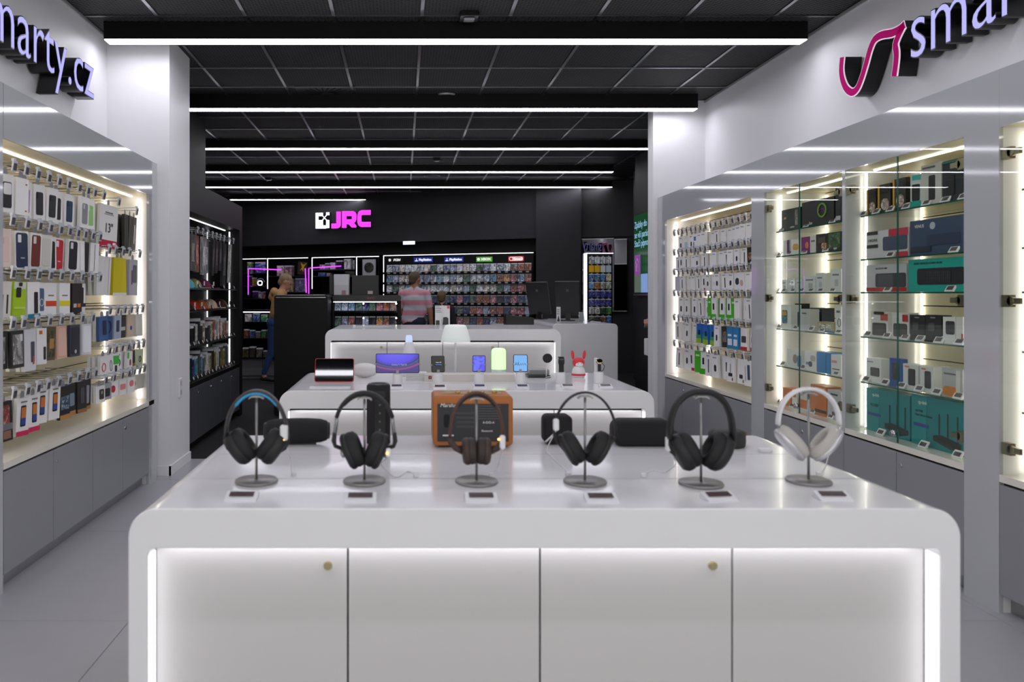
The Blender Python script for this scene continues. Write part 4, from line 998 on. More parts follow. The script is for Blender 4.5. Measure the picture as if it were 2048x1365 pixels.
rowpacks('L', 1.705, .38, [
    (3.655, 'box showing a pale pink case', (232, 214, 206), CASE((226, 200, 192), (210, 180, 172))), (3.80, 'white box showing a large navy case', WP, [('c', 0, .5, .86, .9, (30, 46, 76)), ('c', -.2, .8, .24, .2, (226, 226, 228)), ('r', 0, .3, .3, .03, (160, 170, 190))], {'w': .10, 'h': .19}),
    (3.93, 'white box showing a rust brown case', WP, [('c', 0, .5, .82, .88, (110, 44, 30)), ('c', -.18, .8, .24, .2, (220, 216, 210))]), (4.05, 'pale box with rounded clear window', (222, 220, 216), [('c', 0, .5, .7, .8, (204, 200, 194))]),
    (4.17, 'white box showing a black case edge', WP, [('c', .1, .46, .5, .8, (26, 26, 28))]), (4.28, 'white box showing a bright red case', WP, [('c', 0, .5, .86, .9, (196, 30, 48)), ('c', -.2, .82, .24, .18, (230, 226, 226)), ('r', 0, .3, .3, .03, (230, 180, 180))], {'w': .10, 'h': .185}),
    (4.39, 'white box showing a black grained case', WP, [('c', 0, .5, .82, .88, (28, 28, 36)), ('c', -.18, .8, .24, .2, (220, 220, 222))]), (4.49, 'narrow white box', WP, [('r', 0, .5, .05, .9, (200, 200, 200))]),
    (4.60, 'dark clear case box', (60, 58, 58), [('c', 0, .5, .8, .9, (30, 30, 30))]), (4.71, 'white slim box', WP, [('r', 0, .5, .04, .9, (60, 60, 60))])], 'second hook row', NL)
rowpacks('L', 1.635, .38, [
    (4.86, 'tall plain white glass pack', (226, 225, 222), []), (4.97, 'tall plain white pack with thin line', (224, 222, 220), [('r', .2, .5, .02, .9, (120, 120, 120))]),
    (5.10, 'tall yellow pack', (206, 190, 16), [('r', 0, .03, 1, .08, (230, 228, 222))], {'w': .11}), (5.22, 'tall bright yellow pack', (214, 196, 20), [('r', 0, .03, 1, .08, (230, 228, 222))]),
    (5.42, 'tall grey pack with a slate gadget', (170, 170, 182), [('c', .12, .6, .4, .5, (84, 84, 98)), ('r', -.2, .5, .08, .4, (60, 60, 70))], {'w': .12})], 'tall pack hook row', NL, h=.25)
rowpacks('L', 1.455, .38, [
    (3.66, 'white box with black lettered edge', (226, 222, 214), [('r', .2, .4, .12, .5, (40, 40, 40)), ('r', -.2, .4, .12, .5, (40, 40, 40))]), (3.80, 'lime green case box with black phone print', (168, 206, 20), [('r', 0, .9, .9, .18, (224, 224, 216)), ('c', -.1, .72, .36, .26, (20, 22, 20)), ('r', 0, .32, .9, .05, (200, 226, 90)), ('c', .0, .93, .24, .1, (30, 30, 30))], {'h': .19, 'w': .10}),
    (3.92, 'white box with black phone and teal base', WP, [('c', .18, .42, .3, .6, (24, 24, 28)), ('r', 0, .05, 1, .12, (30, 130, 160))]), (4.05, 'white box with slate blue magnetic case', WP, [('c', .05, .5, .5, .66, (78, 100, 130)), ('ring', .05, .42, .34, .2, (210, 214, 220))]),
    (4.18, 'white box with an orange red band', WP, BAND((206, 70, 36), .38, .16)), (4.31, 'white box with a yellow band', WP, BAND((226, 210, 40), .38, .16)),
    (4.45, 'dark brown box with small orange corner', (42, 32, 32), [('r', .2, .3, .3, .12, (216, 110, 40)), ('r', -.2, .3, .3, .12, (190, 190, 190))]), (4.58, 'white box with black case and violet foot', WP, [('c', .05, .6, .4, .55, (24, 24, 28)), ('r', 0, .3, 1, .12, (50, 36, 56))]),
    (4.71, None, 0, 0)], 'third hook row', NL)
rowpacks('L', 1.215, .38, [
    (3.655, 'black photo box with pale figure', (30, 30, 32), [('r', .1, .5, .4, .7, (150, 146, 142), M_soft)]), (3.76, 'black and white photo box', (38, 36, 38), [('r', 0, .5, .8, .8, (170, 168, 166), M_soft)]),
    (3.90, 'silver white box with dark gadget', (216, 215, 220), [('c', .2, .45, .3, .5, (70, 72, 90)), ('r', .25, .25, .12, .2, (190, 80, 60))], {'h': .21}), (4.04, 'white box with small orange label', WP, [('r', -.1, .88, .3, .1, (222, 110, 30)), ('c', .28, .3, .22, .36, (40, 40, 44))], {'h': .19}),
    (4.18, 'camouflage green case pack', (96, 84, 50), [('c', 0, .5, .8, .8, (86, 76, 44), M_soft), ('r', .1, .5, .4, .3, (180, 130, 60))]), (4.31, 'rose clear case pack', (222, 178, 158), [('c', 0, .5, .8, .86, (226, 186, 168))]),
    (4.45, 'smoky clear case pack', (70, 70, 82), [('c', 0, .5, .8, .86, (40, 42, 52)), ('o', .0, .16, .2, .12, (190, 190, 196))]), (4.60, 'clear white case pack', (218, 220, 226), [('c', 0, .5, .82, .88, (236, 238, 242))])], 'fourth hook row', NL)
rowpacks('L', 1.25, .38, [
    (4.87, 'blue earphone pack', (66, 100, 150), [('c', .1, .55, .4, .6, (30, 40, 66))]), (5.0, 'deep blue headset pack', (44, 76, 132), [('ring', 0, .55, .6, .5, (20, 30, 50))]), (5.13, 'pale blue earphone pack', (170, 182, 204), [('c', 0, .55, .4, .5, (60, 64, 80))]),
    (5.25, 'black pack with white print', (30, 26, 28), [('r', 0, .4, .8, .16, (190, 190, 190))]), (5.37, 'beige pack with blue badge', (206, 186, 164), [('o', .1, .4, .3, .2, (40, 70, 170))]), (5.48, 'pale grey pack', (214, 212, 210), [])], 'blue pack hook row', NL, h=.155, w=.1)
rowpacks('L', 1.0, .38, [
    (4.86, 'white pack with red cable ring', WP, [('ring', 0, .5, .5, .36, (196, 60, 60))]), (4.97, 'white pack with black cable', WP, [('ring', .1, .5, .3, .5, (30, 30, 32))]), (5.08, 'white pack with green top', WP, [('r', 0, .7, 1, .4, (60, 190, 60)), ('c', 0, .3, .3, .3, (40, 40, 40))]),
    (5.19, 'white pack with black ring print', WP, RING), (5.29, 'white pack with red cord print', WP, [('o', .1, .45, .3, .3, (150, 70, 60)), ('r', -.3, .8, .3, .3, (70, 190, 60))]), (5.39, 'kraft brown and black pack', (160, 116, 66), [('r', 0, .65, 1, .6, (34, 30, 28))]), (5.50, 'white pack with green side', (214, 226, 200), [('ring', -.1, .5, .4, .3, (40, 40, 40))])], 'cable hook row', NL, h=.14, w=.085)
rowpacks('L', .88, .38, [
    (3.67, 'black box with red figure and grey strip', (28, 22, 24), [('r', .05, .66, .5, .5, (150, 60, 54), M_soft), ('r', 0, .36, 1, .16, (110, 112, 118)), ('r', .1, .16, .5, .2, (140, 100, 80))], {'w': .105, 'h': .19}), (3.80, 'screen glass pack with crimson base', WP, PHONE + [('r', 0, .06, 1, .13, (206, 24, 86))], {'h': .185}), (3.91, 'second screen glass pack with crimson base', WP, PHONE + [('r', 0, .06, 1, .13, (206, 24, 86))]),
    (4.02, 'white screen glass pack', WP, PHONE, {'dz': .02}), (4.15, 'white screen glass pack with blue phone', WP, PHONE, {'dz': .02}),
    (4.28, 'black pack with kraft base', (28, 24, 24), [('r', 0, .07, 1, .14, (176, 128, 70)), ('r', 0, .5, .8, .4, (96, 130, 150), M_soft)]), (4.40, 'black gadget pack with kraft base', (30, 26, 26), [('r', 0, .07, 1, .14, (176, 128, 70)), ('c', .1, .5, .5, .4, (120, 140, 156))]), (4.52, 'dark pack with brown foot', (38, 34, 34), [('r', 0, .06, 1, .12, (150, 104, 54)), ('c', 0, .55, .4, .5, (70, 70, 76))]), (4.64, 'black pack with grey phone', (30, 28, 30), [('r', 0, .06, 1, .12, (160, 112, 60)), ('c', 0, .5, .5, .6, (150, 150, 156))])], 'lowest hook row', NL)
rowpacks('L', .82, .38, [
    (4.80, 'white camera cover pack', WP, [('c', .1, .5, .5, .6, (60, 56, 54)), ('o', .1, .6, .2, .2, (170, 150, 120))]), (4.94, 'grey earbud pack', (170, 172, 178), [('c', 0, .45, .6, .5, (40, 42, 46))]), (5.08, 'white pack with red earbud', WP, [('o', -.1, .5, .5, .45, (200, 40, 50))]), (5.20, 'white pack with rose earbud case', WP, [('c', 0, .5, .8, .35, (226, 140, 136))]), (5.31, 'white pack with pink oval', WP, [('o', 0, .6, .6, .4, (226, 120, 126))]), (5.42, 'beige earbud pack', (226, 220, 208), [('o', .1, .45, .3, .3, (170, 140, 120))]), (5.52, 'white earbud pack', (228, 226, 222), [])], 'earbud hook row', NL, h=.105, w=.1)

# ---- charger niche on the other side
NR = 'charger niche'
def auto_row(z, rowname, specs, h, w=.080, d0=7.30, d1=5.68, back=1):
    n = len(specs); rows = []
    for i, s in enumerate(specs):
        d = d0 + (d1 - d0) * i / (n - 1); desc, col, arts = s[:3]; ex = s[3] if len(s) > 3 else {}
        rows.append((d, desc, col, arts, ex))
    rowpacks('R', z, .45, rows, rowname, NR, w=w, h=h, back=back)
pw = ('plain white pack', WP, [('r', 0, .85, .5, .05, (150, 150, 154))]); pb = ('white pack with small black plug', WP, [('o', .05, .42, .3, .3, (36, 36, 40)), ('r', 0, .88, .5, .05, (150, 150, 154))])
pc = ('white pack with black cable print', WP, [('c', .1, .45, .12, .6, (34, 34, 38)), ('r', 0, .9, .5, .04, (150, 150, 154))]); pr = ('white pack with red foot', WP, [('r', .2, .08, .5, .14, (190, 26, 60)), ('c', 0, .55, .2, .4, (60, 60, 64))])
pg = ('green and white plug pack', WP, [('r', 0, .12, 1, .26, (66, 176, 28)), ('r', -.42, .5, .16, 1, (66, 176, 28)), ('c', .08, .6, .26, .3, (30, 30, 34))]); gg = ('solid green pack', (70, 184, 34), [('r', 0, .8, .6, .08, (210, 240, 200))])
bl = ('blue to lime charger pack', (34, 110, 200), [('r', 0, .12, 1, .26, (150, 190, 40)), ('r', 0, .34, 1, .2, (60, 150, 120)), ('c', .08, .55, .36, .26, (22, 26, 34))]); bb = ('sky blue memory pack', (40, 130, 190), [('r', 0, .3, .7, .3, (226, 230, 234)), ('r', 0, .62, .6, .1, (220, 230, 240))])
br = ('white pack with red base', WP, [('r', 0, .08, 1, .16, (186, 26, 34)), ('c', 0, .5, .7, .3, (60, 60, 64))]); bk = ('black pack with orange print', (34, 26, 22), [('r', 0, .5, .6, .4, (170, 100, 40), M_soft)])
ph = ('white box with phone sleeve print', WP, [('c', .12, .55, .3, .6, (60, 76, 110)), ('r', -.3, .5, .1, .6, (190, 190, 194))]); kb = ('dark mixed pack', (44, 40, 42), [('r', 0, .5, .7, .5, (120, 110, 104), M_soft)])
bu = ('white pack with blue badge', WP, [('r', .1, .7, .4, .25, (40, 110, 190)), ('c', -.1, .3, .1, .4, (40, 40, 44))])
auto_row(1.93, 'top hook row', [pw, pb, ('white pack with pale blue picture', WP, [('r', 0, .4, .7, .4, (170, 200, 220))]), pb, bu, pw, pw, pw, pc, pw, pw, pw, pw, pw, pw, bu], .145)
auto_row(1.745, 'second hook row', [pc, pr, pc, pw, pb, pw, pc, pw, pw, pw, pc, pw, pb, pc, bk, kb], .13)
auto_row(1.56, 'third hook row', [('violet grey pack', (190, 186, 200), []), pc, pw, pw, pc, pr, pb, pb, pb, pc, pb, ('white pack with black mouse', WP, [('o', 0, .5, .6, .4, (36, 38, 44))]), ('white pack with rose mouse', WP, [('o', 0, .4, .5, .36, (200, 170, 166))]), pw, pb], .135)
auto_row(1.36, 'fourth hook row', [kb, pb, pb, pb, pb, pc, pb, gg, pg, pg, pg, gg, pw, ('white pack with grey lamp', WP, [('o', 0, .6, .5, .3, (180, 180, 184)), ('r', 0, .3, .1, .4, (150, 150, 150))]), pc, ph], .18)
auto_row(1.13, 'fifth hook row', [pc, pc, pb, pw, bl, bl, bl, bl, pb, kb, bb, bb, br, br, pb], .17)
auto_row(.885, 'lowest hook row', [pc, pb, pr, gg, pg, pc, pb, pr, ('tall white plug box', WP, [('c', 0, .3, .5, .14, (40, 40, 44)), ('r', 0, .55, .04, .4, (60, 60, 64)), ('r', .3, .12, .12, .12, (150, 30, 60))], {'w': .11}), ('tall white cable box', WP, [('c', 0, .3, .4, .16, (40, 40, 44)), ('r', .3, .12, .1, .12, (150, 30, 60))], {'w': .11}), ph, ph], .19, w=.10)

# ================================================================ boxes on the glass shelves
PB = []
def pbox(x0, x1, z, h, col, arts, label, dep=.10, depth=.10, m=None, txt=None, yaw=0., name='product_box', tagit=True, group=None):
    X = XR + dep; da, db = F * X / (x0 - CX), F * X / (x1 - CX)
    da = min(da, 4.389 - .036 if x0 > 1690 else 5.374 - .036); db = max(db, 3.459 + .036 if x0 > 1690 else 4.419 + .036); w = da - db
    p, rz = place('R', (da + db) / 2, dep, z + .0005)
    o = ob(name, ubox(w, depth, h), m or M_card, None, p, (0, 0, rz + yaw), col); tag(o, label, 'box', group); PB.append((z, (da + db) / 2, label))
    arts_on(o, w, h, arts)
    for t_ in (txt or []):
        s, size, c, x, zz = t_; text(s, size * h, M_inkw if c == 'w' else M_ink, o, (x * w, -.0028, zz * h))
    return o
def stag(x, z, label, group, dep=.088):
    X = XR + dep; d = F * X / (x - CX); p, rz = place('R', d, dep, z + .0005)
    near = min((abs(q[1] - d), q[2]) for q in PB if abs(q[0] - z) < .003 and (q[1] > 4.4) == (x < 1690))[1]
    o = thing('price_tag', 'white price tag by the ' + ' '.join(near.replace(',', '').split()[:10]), 'price tag', p, rz, group)
    Mt = Matrix.Rotation(-.55, 4, 'X')
    ob('body', cached('stagb', lambda: MB().prism(rrect(.062, .040, .005, 3, 0, .0205), 0, .007, 'y', .0015, Mt).box(-.02, .02, .012, .022, .0, .016).mesh('body')), M_plastic_w, o)
    ob('display', cached('stagd', lambda: MB().box(-.021, .021, -.0012, .0005, .010, .031, Mt).mesh('display')), M_dispd, o)
K_ = (26, 26, 29)
s1, s2, s3, s4, s5, s6 = Z1[0], Z1[1], Z1[2], Z1[3], Z1[4], .5855
pbox(1563, 1601, s1, .145, (44, 50, 54), [('r', .3, .55, .14, .7, (150, 146, 140), M_soft), ('r', -.3, .6, .1, .1, (222, 170, 110))], 'dark box with a strand of lights print on the top glass shelf', txt=[('nuton', .16, 'w', .1, .14)])
pbox(1604, 1668, s1, .165, K_, [('ring', .15, .56, .24, .5, (120, 170, 60)), ('ring', .14, .46, .2, .3, (150, 40, 140))], 'black box with a neon loop print on the top glass shelf', depth=.14, txt=[('lox', .18, 'w', -.2, .14)])
pbox(1671, 1682, s1, .215, (24, 24, 26), [('r', 0, .12, .8, .12, (200, 200, 200))], 'tall black box at the end of the top glass shelf', depth=.14)
pbox(1567, 1579, s2, .105, (232, 226, 230), [('r', .3, .5, .4, 1, (90, 50, 100))], 'white box with violet edge on the second glass shelf', depth=.06)
pbox(1582, 1601, s2, .105, WP, [('o', 0, .5, .6, .4, (226, 170, 80))], 'white bulb box with orange globe', depth=.07)
pbox(1603, 1619, s2, .11, (130, 30, 116), [('o', .2, .5, .4, .4, (240, 120, 90))], 'purple bulb box with orange dot', depth=.07)
pbox(1620, 1632, s2, .11, (230, 224, 220), [('r', 0, .7, .6, .1, (120, 120, 120))], 'pale bulb box beside the purple one', depth=.07)
pbox(1632, 1656, s2, .115, (46, 38, 34), [('r', 0, .66, .6, .3, (90, 70, 60)), ('o', .2, .3, .5, .4, (190, 120, 50), M_soft)], 'dark bulb box with amber print', depth=.08)
pbox(1656, 1682, s2, .115, (34, 36, 38), [('r', 0, .55, .9, .8, (70, 110, 60), M_soft)], 'dark box with coloured sparkle print', depth=.1, txt=[('epic', .2, 'w', .1, .14)])
for i, (a, b, h) in enumerate(((1564, 1573, .085), (1575, 1590, .092), (1592, 1604, .085), (1607, 1631, .105), (1632, 1647, .12), (1661, 1682, .14))):
    pbox(a, b, s3, h, (226, 227, 226), [('r', 0, .75, .6, .07, (120, 124, 126)), ('c', .1, .4, .3, .3, (190, 194, 198))], ['tiny white box first on the third glass shelf', 'small white sensor box', 'small white plug box', 'wide white kit box', 'upright white strip box', 'tall white camera box at the shelf end'][i] + ', third glass shelf' * (i > 0), depth=.06)
pbox(1561, 1582, s4, .165, WP, [('c', -.1, .5, .5, .55, (60, 160, 120), M_soft), ('r', -.1, .64, .4, .16, (230, 150, 70)), ('r', -.1, .34, .4, .14, (70, 110, 190))], 'white box with a rainbow light panel print', depth=.07)
pbox(1582, 1590, s4, .172, (34, 36, 46), [('o', -.3, .6, .2, .12, (236, 236, 236)), ('o', -.3, .25, .2, .12, (236, 236, 236))], 'navy black box with two white dots', depth=.1, dep=.20)
pbox(1592, 1620, s4, .140, (206, 206, 204), [('r', -.3, .5, .16, .7, (60, 56, 56)), ('r', .1, .8, .3, .06, (90, 90, 90))], 'grey white box standing before the navy one', depth=.06)
pbox(1620, 1644, s4, .148, (58, 66, 82), [('r', .1, .86, .5, .06, (220, 224, 230)), ('r', 0, .6, .3, .06, (180, 186, 196))], 'slate blue box with pale lettering', depth=.08, dep=.17)
pbox(1634, 1668, s4, .065, (190, 176, 140), [('r', 0, .5, .7, .6, (220, 214, 190), M_soft), ('r', .2, .1, .6, .16, (50, 130, 190))], 'low gold patterned box', depth=.05, dep=.10)
pbox(1671, 1682, s4, .165, WP, [('ring', .2, .4, .5, .3, (90, 90, 96)), ('r', 0, .8, .6, .08, (110, 110, 114))], 'white box with ring print at the shelf end', depth=.07)
pbox(1574, 1602, s5, .120, WP, [('r', .38, .4, .24, .6, (46, 140, 210)), ('o', .1, .5, .3, .5, (150, 134, 128))], 'white box with taupe speaker print', depth=.09)
pbox(1609, 1633, s5, .125, WP, [('o', .2, .65, .4, .3, (190, 180, 176)), ('o', .0, .34, .3, .28, (60, 56, 60)), ('o', -.25, .36, .2, .14, (50, 130, 200))], 'white box with two round cameras', depth=.09)
pbox(1634, 1660, s5, .130, (38, 138, 206), [('r', .2, .5, .02, .9, (20, 90, 150))], 'bright blue camera box', depth=.10)
pbox(1662, 1682, s5, .125, WP, [('r', -.15, .66, .5, .12, (230, 150, 150)), ('r', 0, .3, .7, .05, (90, 90, 94))], 'white box with a rose chevron', depth=.06)
pbox(1566, 1582, s6, .12, (216, 116, 40), [], 'orange box first at the cabinet base', depth=.08)
pbox(1584, 1594, s6, .12, WP, [('r', 0, .7, .6, .2, (216, 120, 50))], 'slim white and orange box', depth=.06)
pbox(1597, 1617, s6, .14, (226, 224, 220), [('r', 0, .3, 1, .4, (216, 116, 40))], 'white box with an orange lower half', depth=.07)
pbox(1621, 1653, s6, .185, (214, 112, 36), [('r', .1, .9, .6, .06, (240, 220, 200)), ('r', .15, .14, .7, .1, (50, 44, 40))], 'large orange box at the cabinet base', depth=.09)
pbox(1655, 1682, s6, .175, (196, 196, 198), [('r', 0, .86, .5, .06, (70, 70, 74)), ('r', .1, .2, .5, .12, (90, 90, 96))], 'large grey box at the cabinet base', depth=.09)
for z, xs, nm in ((s1, (1560, 1609, 1661), 'top'), (s2, (1554, 1575, 1606, 1648), 'second'), (s3, (1551, 1565, 1583, 1600, 1619, 1638, 1662), 'third'), (s4, (1555, 1588, 1619, 1641, 1674), 'fourth'), (s5, (1563, 1603, 1669), 'fifth'), (s6, (1553, 1581, 1622, 1658), 'base')):
    for x in xs: stag(x, z, f'white price tag on the {nm} shelf of the smart home glass cabinet', f'tags of the {nm} shelf, smart home cabinet')
# keyboards and routers
t1, t2_, t3, t4, t5, t6 = Z2[0], Z2[1], Z2[2], Z2[3], Z2[4], .5855
for i, (a, b) in enumerate(((1723, 1752), (1755, 1781), (1785, 1811))):
    pbox(a, b, t1, .145 + i * .012, (44, 38, 34), [('r', -.4, .5, .12, 1, (226, 170, 30)), ('r', .05, .8, .7, .22, (30, 28, 28)), ('o', .1, .3, .6, .4, (190, 160, 150), M_soft)], ['black and yellow mouse box first on the top shelf', 'second black and yellow mouse box with rose print', 'third black and yellow mouse box, tallest'][i], depth=.08)
pbox(1815, 1823, t1, .185, (222, 170, 26), [], 'narrow yellow box between mouse and headset boxes', depth=.10, dep=.16)
o = pbox(1824, 1840, t1, .17, (206, 216, 214), [('c', 0, .45, .7, .5, (34, 36, 38)), ('r', 0, .1, 1, .2, (30, 160, 150)), ('r', .1, .9, .8, .14, (60, 180, 170))], 'teal and white mouse blister pack', depth=.06, yaw=.3)
pbox(1842, 1883, t1, .205, (206, 204, 198), [('c', .05, .42, .3, .6, (30, 30, 34)), ('r', -.1, .92, .6, .04, (90, 90, 94))], 'white box with black headset print', depth=.10)
pbox(1885, 1926, t1, .200, (22, 28, 34), [('c', -.1, .4, .4, .5, (12, 12, 16)), ('r', 0, .96, 1, .05, (20, 120, 110))], 'dark teal headset box', depth=.10)
pbox(1723, 1817, t2_, .152, (214, 210, 214), [('r', .27, .86, .44, .28, (200, 40, 72)), ('c', .20, .5, .56, .5, (70, 80, 104)), ('r', -.34, .93, .26, .12, (40, 36, 40)), ('r', -.34, .45, .28, .12, (40, 36, 40)), ('r', .36, .09, .26, .18, (200, 40, 72))], 'white and crimson gaming keyboard box', txt=[('ORIGINS', .14, 'k', -.33, .66)], depth=.07)
pbox(1820, 1926, t2_, .178, (58, 74, 104), [('o', -.05, .8, .1, .2, (190, 196, 204)), ('c', .15, .4, .6, .3, (44, 58, 86)), ('r', -.28, .16, .4, .16, (40, 46, 60))], 'navy gaming keyboard box', txt=[('VENUS', .13, 'w', -.3, .82)], depth=.07)
pbox(1723, 1813, t3, .150, (196, 196, 200), [('r', 0, .09, 1, .14, (196, 40, 44)), ('c', .12, .42, .74, .5, (58, 58, 64))], 'grey white keyboard box with red foot', txt=[('MASTER KM 1000', .09, 'k', -.1, .85)], depth=.06)
o = pbox(1817, 1927, t3, .165, (26, 172, 160), [('c', .1, .46, .84, .5, (34, 32, 36))], 'turquoise keyboard and mouse set box', txt=[('SILENT WIRELESS COMBO MK295', .085, 'k', -.12, .86)], depth=.06)
for r_ in range(4):
    for c_ in range(12): ob('key_print', panel('r', .0115, .0115), mat('key_grey', (58, 56, 60), .5), o, (-.045 + c_ * .0142, -.0034, .052 + r_ * .0145))
for (a, b, c, ar, lab, h) in ((1742, 1776, (226, 224, 220), [('c', 0, .32, .8, .5, (70, 68, 66)), ('r', .3, .8, .4, .26, (190, 90, 80)), ('o', 0, .95, .6, .12, (34, 34, 34))], 'white blister with slim drive, fourth shelf', .14), (1784, 1818, (222, 220, 218), [('c', 0, .34, .8, .5, (62, 60, 60)), ('r', .3, .8, .3, .26, (186, 40, 46))], 'white blister with drive and red mark', .14), (1820, 1850, (30, 29, 31), [('c', -.1, .55, .4, .3, (70, 70, 74)), ('r', 0, .9, .3, .04, (160, 160, 160))], 'black card reader pack', .132), (1851, 1883, (26, 25, 27), [('c', -.1, .55, .4, .3, (80, 80, 84)), ('r', 0, .9, .3, .04, (160, 160, 160))], 'second black card reader pack', .135), (1886, 1911, WP, [('c', .1, .6, .7, .5, (52, 52, 56))], 'white box with square black drive', .128), (1912, 1926, (230, 226, 222), [('r', .4, .2, .2, .4, (190, 40, 40))], 'white box with a red corner', .13)):
    pbox(a, b, t4, h, c, ar, lab, depth=.05)
pbox(1726, 1762, t5, .135, WP, [('c', .1, .45, .6, .36, (84, 82, 80)), ('r', -.2, .85, .4, .05, (150, 160, 190))], 'white box with grey drive print', depth=.07)
pbox(1779, 1804, t5, .150, (28, 86, 160), [('r', 0, .55, .6, .6, (50, 54, 62), M_soft), ('r', 0, .95, .8, .1, (40, 60, 190))], 'blue blister pack with small gadgets', depth=.03)
for i, (a, b) in enumerate(((1806, 1836), (1840, 1867))): pbox(a, b, t5, .13, (224, 223, 224), [('c', .1, .5, .45, .66, (40, 40, 46)), ('r', -.2, .9, .3, .06, (220, 120, 50))], ['white power bank box', 'second white power bank box'][i] + ' with black device', depth=.06)
pbox(1868, 1881, t5, .13, (232, 230, 228), [('r', 0, .86, .6, .1, (224, 120, 60))], 'slim white box with an orange mark', depth=.05, dep=.17)
pbox(1884, 1925, t5, .138, (186, 186, 186), [('o', -.1, .20, .7, .34, (216, 130, 40)), ('r', -.1, .8, .6, .06, (90, 90, 94)), ('r', .3, .5, .2, .9, (226, 222, 210))], 'grey box with an orange sphere', depth=.05)
def router(x0, x1, h, lab, tx, yw):
    o = pbox(x0, x1, t6, h, (18, 132, 138), [('r', -.34, .5, .3, 1., (24, 146, 150)), ('r', -.30, .40, .3, .07, (60, 70, 150))], lab, depth=.09, dep=.10, txt=[('tp-link', .10, 'w', -.26, .86)] + tx)
    da, db = F * (XR + .1) / (x0 - CX), F * (XR + .1) / (x1 - CX); da = min(da, 4.353); w = da - db
    M_rt = mat('router_print', (44, 46, 50), .5)
    MB().prism([(-.02 * 1, .16 * h), (.30 * w, .06 * h), (.46 * w, .12 * h), (.46 * w, .22 * h), (.10 * w, .30 * h), (-.02, .26 * h)], -.0022, 0, 'y').build('router_print', M_rt, o)
    for xx, z0, z1 in ((.06, .28, .70), (.22, .26, .74), (.40, .2, .72)): MB().box(xx * w - .003, xx * w + .003, -.0026, 0, z0 * h, z1 * h).build('antenna_print', M_rt, o)
router(1729, 1820, .235, 'turquoise router box with short lettering, cabinet base', [('AC1200', .09, 'k', -.30, .62)], 0)
router(1823, 1927, .250, 'turquoise router box with three antennas, cabinet base by the broad post', [('AC1200', .065, 'k', -.33, .68), ('Mesh Wi-Fi Router', .065, 'k', -.24, .60)], 0)
for z, xs, nm in ((t1, (1722, 1748, 1776, 1808, 1848, 1886, 1922), 'top'), (t2_, (1776, 1903), 'second'), (t3, (1771, 1896), 'third'), (t4, (1732, 1770, 1806, 1836, 1873, 1914), 'fourth'), (t5, (1729, 1766, 1799, 1834, 1869, 1912), 'fifth'), (t6, (1757, 1842, 1910), 'base')):
    for x in xs: stag(x, z, f'white price tag on the {nm} shelf of the keyboard glass cabinet', f'tags of the {nm} shelf, keyboard cabinet', dep=.082 if z != t6 else .05)
# last cabinet: only its edge shows
for i, (z, c) in enumerate(((t1, (190, 40, 90)), (t2_, (60, 60, 70)), (t3, (150, 60, 120)), (t4, (200, 200, 204)), (t6, (170, 50, 150)))):
    p, rz = place('R', 2.95, .14, z + .0005)
    o = ob('product_box', ubox(.28, .1, .16), M_soft, None, p, (0, 0, rz), c); tag(o, ['pink', 'charcoal', 'violet', 'pale', 'magenta'][i] + ' boxed gadget in the glass cabinet after the broad post', 'box')
# ================================================================ dark wall cabinet: collectibles
PAL = [(180, 40, 44), (34, 70, 140), (220, 216, 210), (40, 42, 48), (150, 130, 60), (60, 120, 80), (120, 60, 120), (70, 150, 170), (200, 120, 50), (90, 90, 96), (190, 170, 150), (30, 34, 40)]
CN = {0: 'red', 1: 'blue', 2: 'white', 3: 'charcoal', 4: 'olive', 5: 'green', 6: 'violet', 7: 'teal', 8: 'orange', 9: 'grey', 10: 'beige', 11: 'black'}
def dpos(x, dep): X = -(XL - dep); return F * X / (CX - x)
# hanging clothing and bags on the top rail
for k, (x, c, w_, h_, lab) in enumerate(((386, (90, 84, 76), .14, .33, 'grey printed bag hanging in clear film'), (396, (150, 60, 50), .14, .34, 'clear bag with a red print'), (407, (176, 176, 178), .12, .36, 'silver grey bag in clear film'), (416, (150, 150, 154), .10, .34, 'pale grey bag in clear film'),
        (424, (34, 30, 34), .10, .36, 'black shirt pack'), (432, (60, 26, 34), .10, .33, 'dark red printed shirt pack'), (440, (40, 34, 44), .10, .30, 'black shirt pack with rose print'), (449, (44, 42, 44), .16, .46, 'tall charcoal board with gold lines'), (459, (214, 212, 206), .05, .42, 'narrow pale board edge'), (466, (34, 52, 90), .06, .40, 'navy poster tube'))):
    d = dpos(x, .10)
    hook('L', d, 1.93, 'black-tagged hook on the top rail of the dark cabinet', 'hooks of the dark cabinet rail', .38)
    pack('L', d, 1.89, w_, h_, .025, c, [('r', 0, .5, .6, .5, tuple(min(255, v + 60) for v in c), M_soft)], lab + ' on the dark cabinet rail', None, .38, yaw=.15, back=0, m=M_soft, name='hanging_pack')
# caps on two shelves
def cap(x, z, c, lab, s=1.):
    d = dpos(x, .12); p, rz = place('L', d, .12, z)
    o = thing('cap', lab, 'cap', p, rz + .2)
    MB().lathe([(cos(pi / 2 * i / 8) * .088 * s, .002 + sin(pi / 2 * i / 8) * .095 * s) for i in range(9)], 22, Matrix.Translation((0, .09 * s, 0))).build('crown', objcol('cap_fabric', .8), o, None, None, c)
    MB().prism([(-.075, .0), (-.055, -.06), (0, -.08), (.055, -.06), (.075, 0), (0, .02)], 0.002, .010, 'z', .002).build('peak', MATS['cap_fabric'], o, None, None, c)
    MB().box(-.03, .03, -.022, -.012, .03, .07).build('badge', objcol('badge_print', .5), o, None, None, (230, 226, 216))
for x, c, lab in ((391, (96, 170, 190), 'pale teal cap on the upper dark shelf'), (405, (150, 150, 90), 'patterned white and green cap on the upper dark shelf'), (424, (120, 40, 90), 'plum cap on the upper dark shelf')): cap(x, 1.40, c, lab)
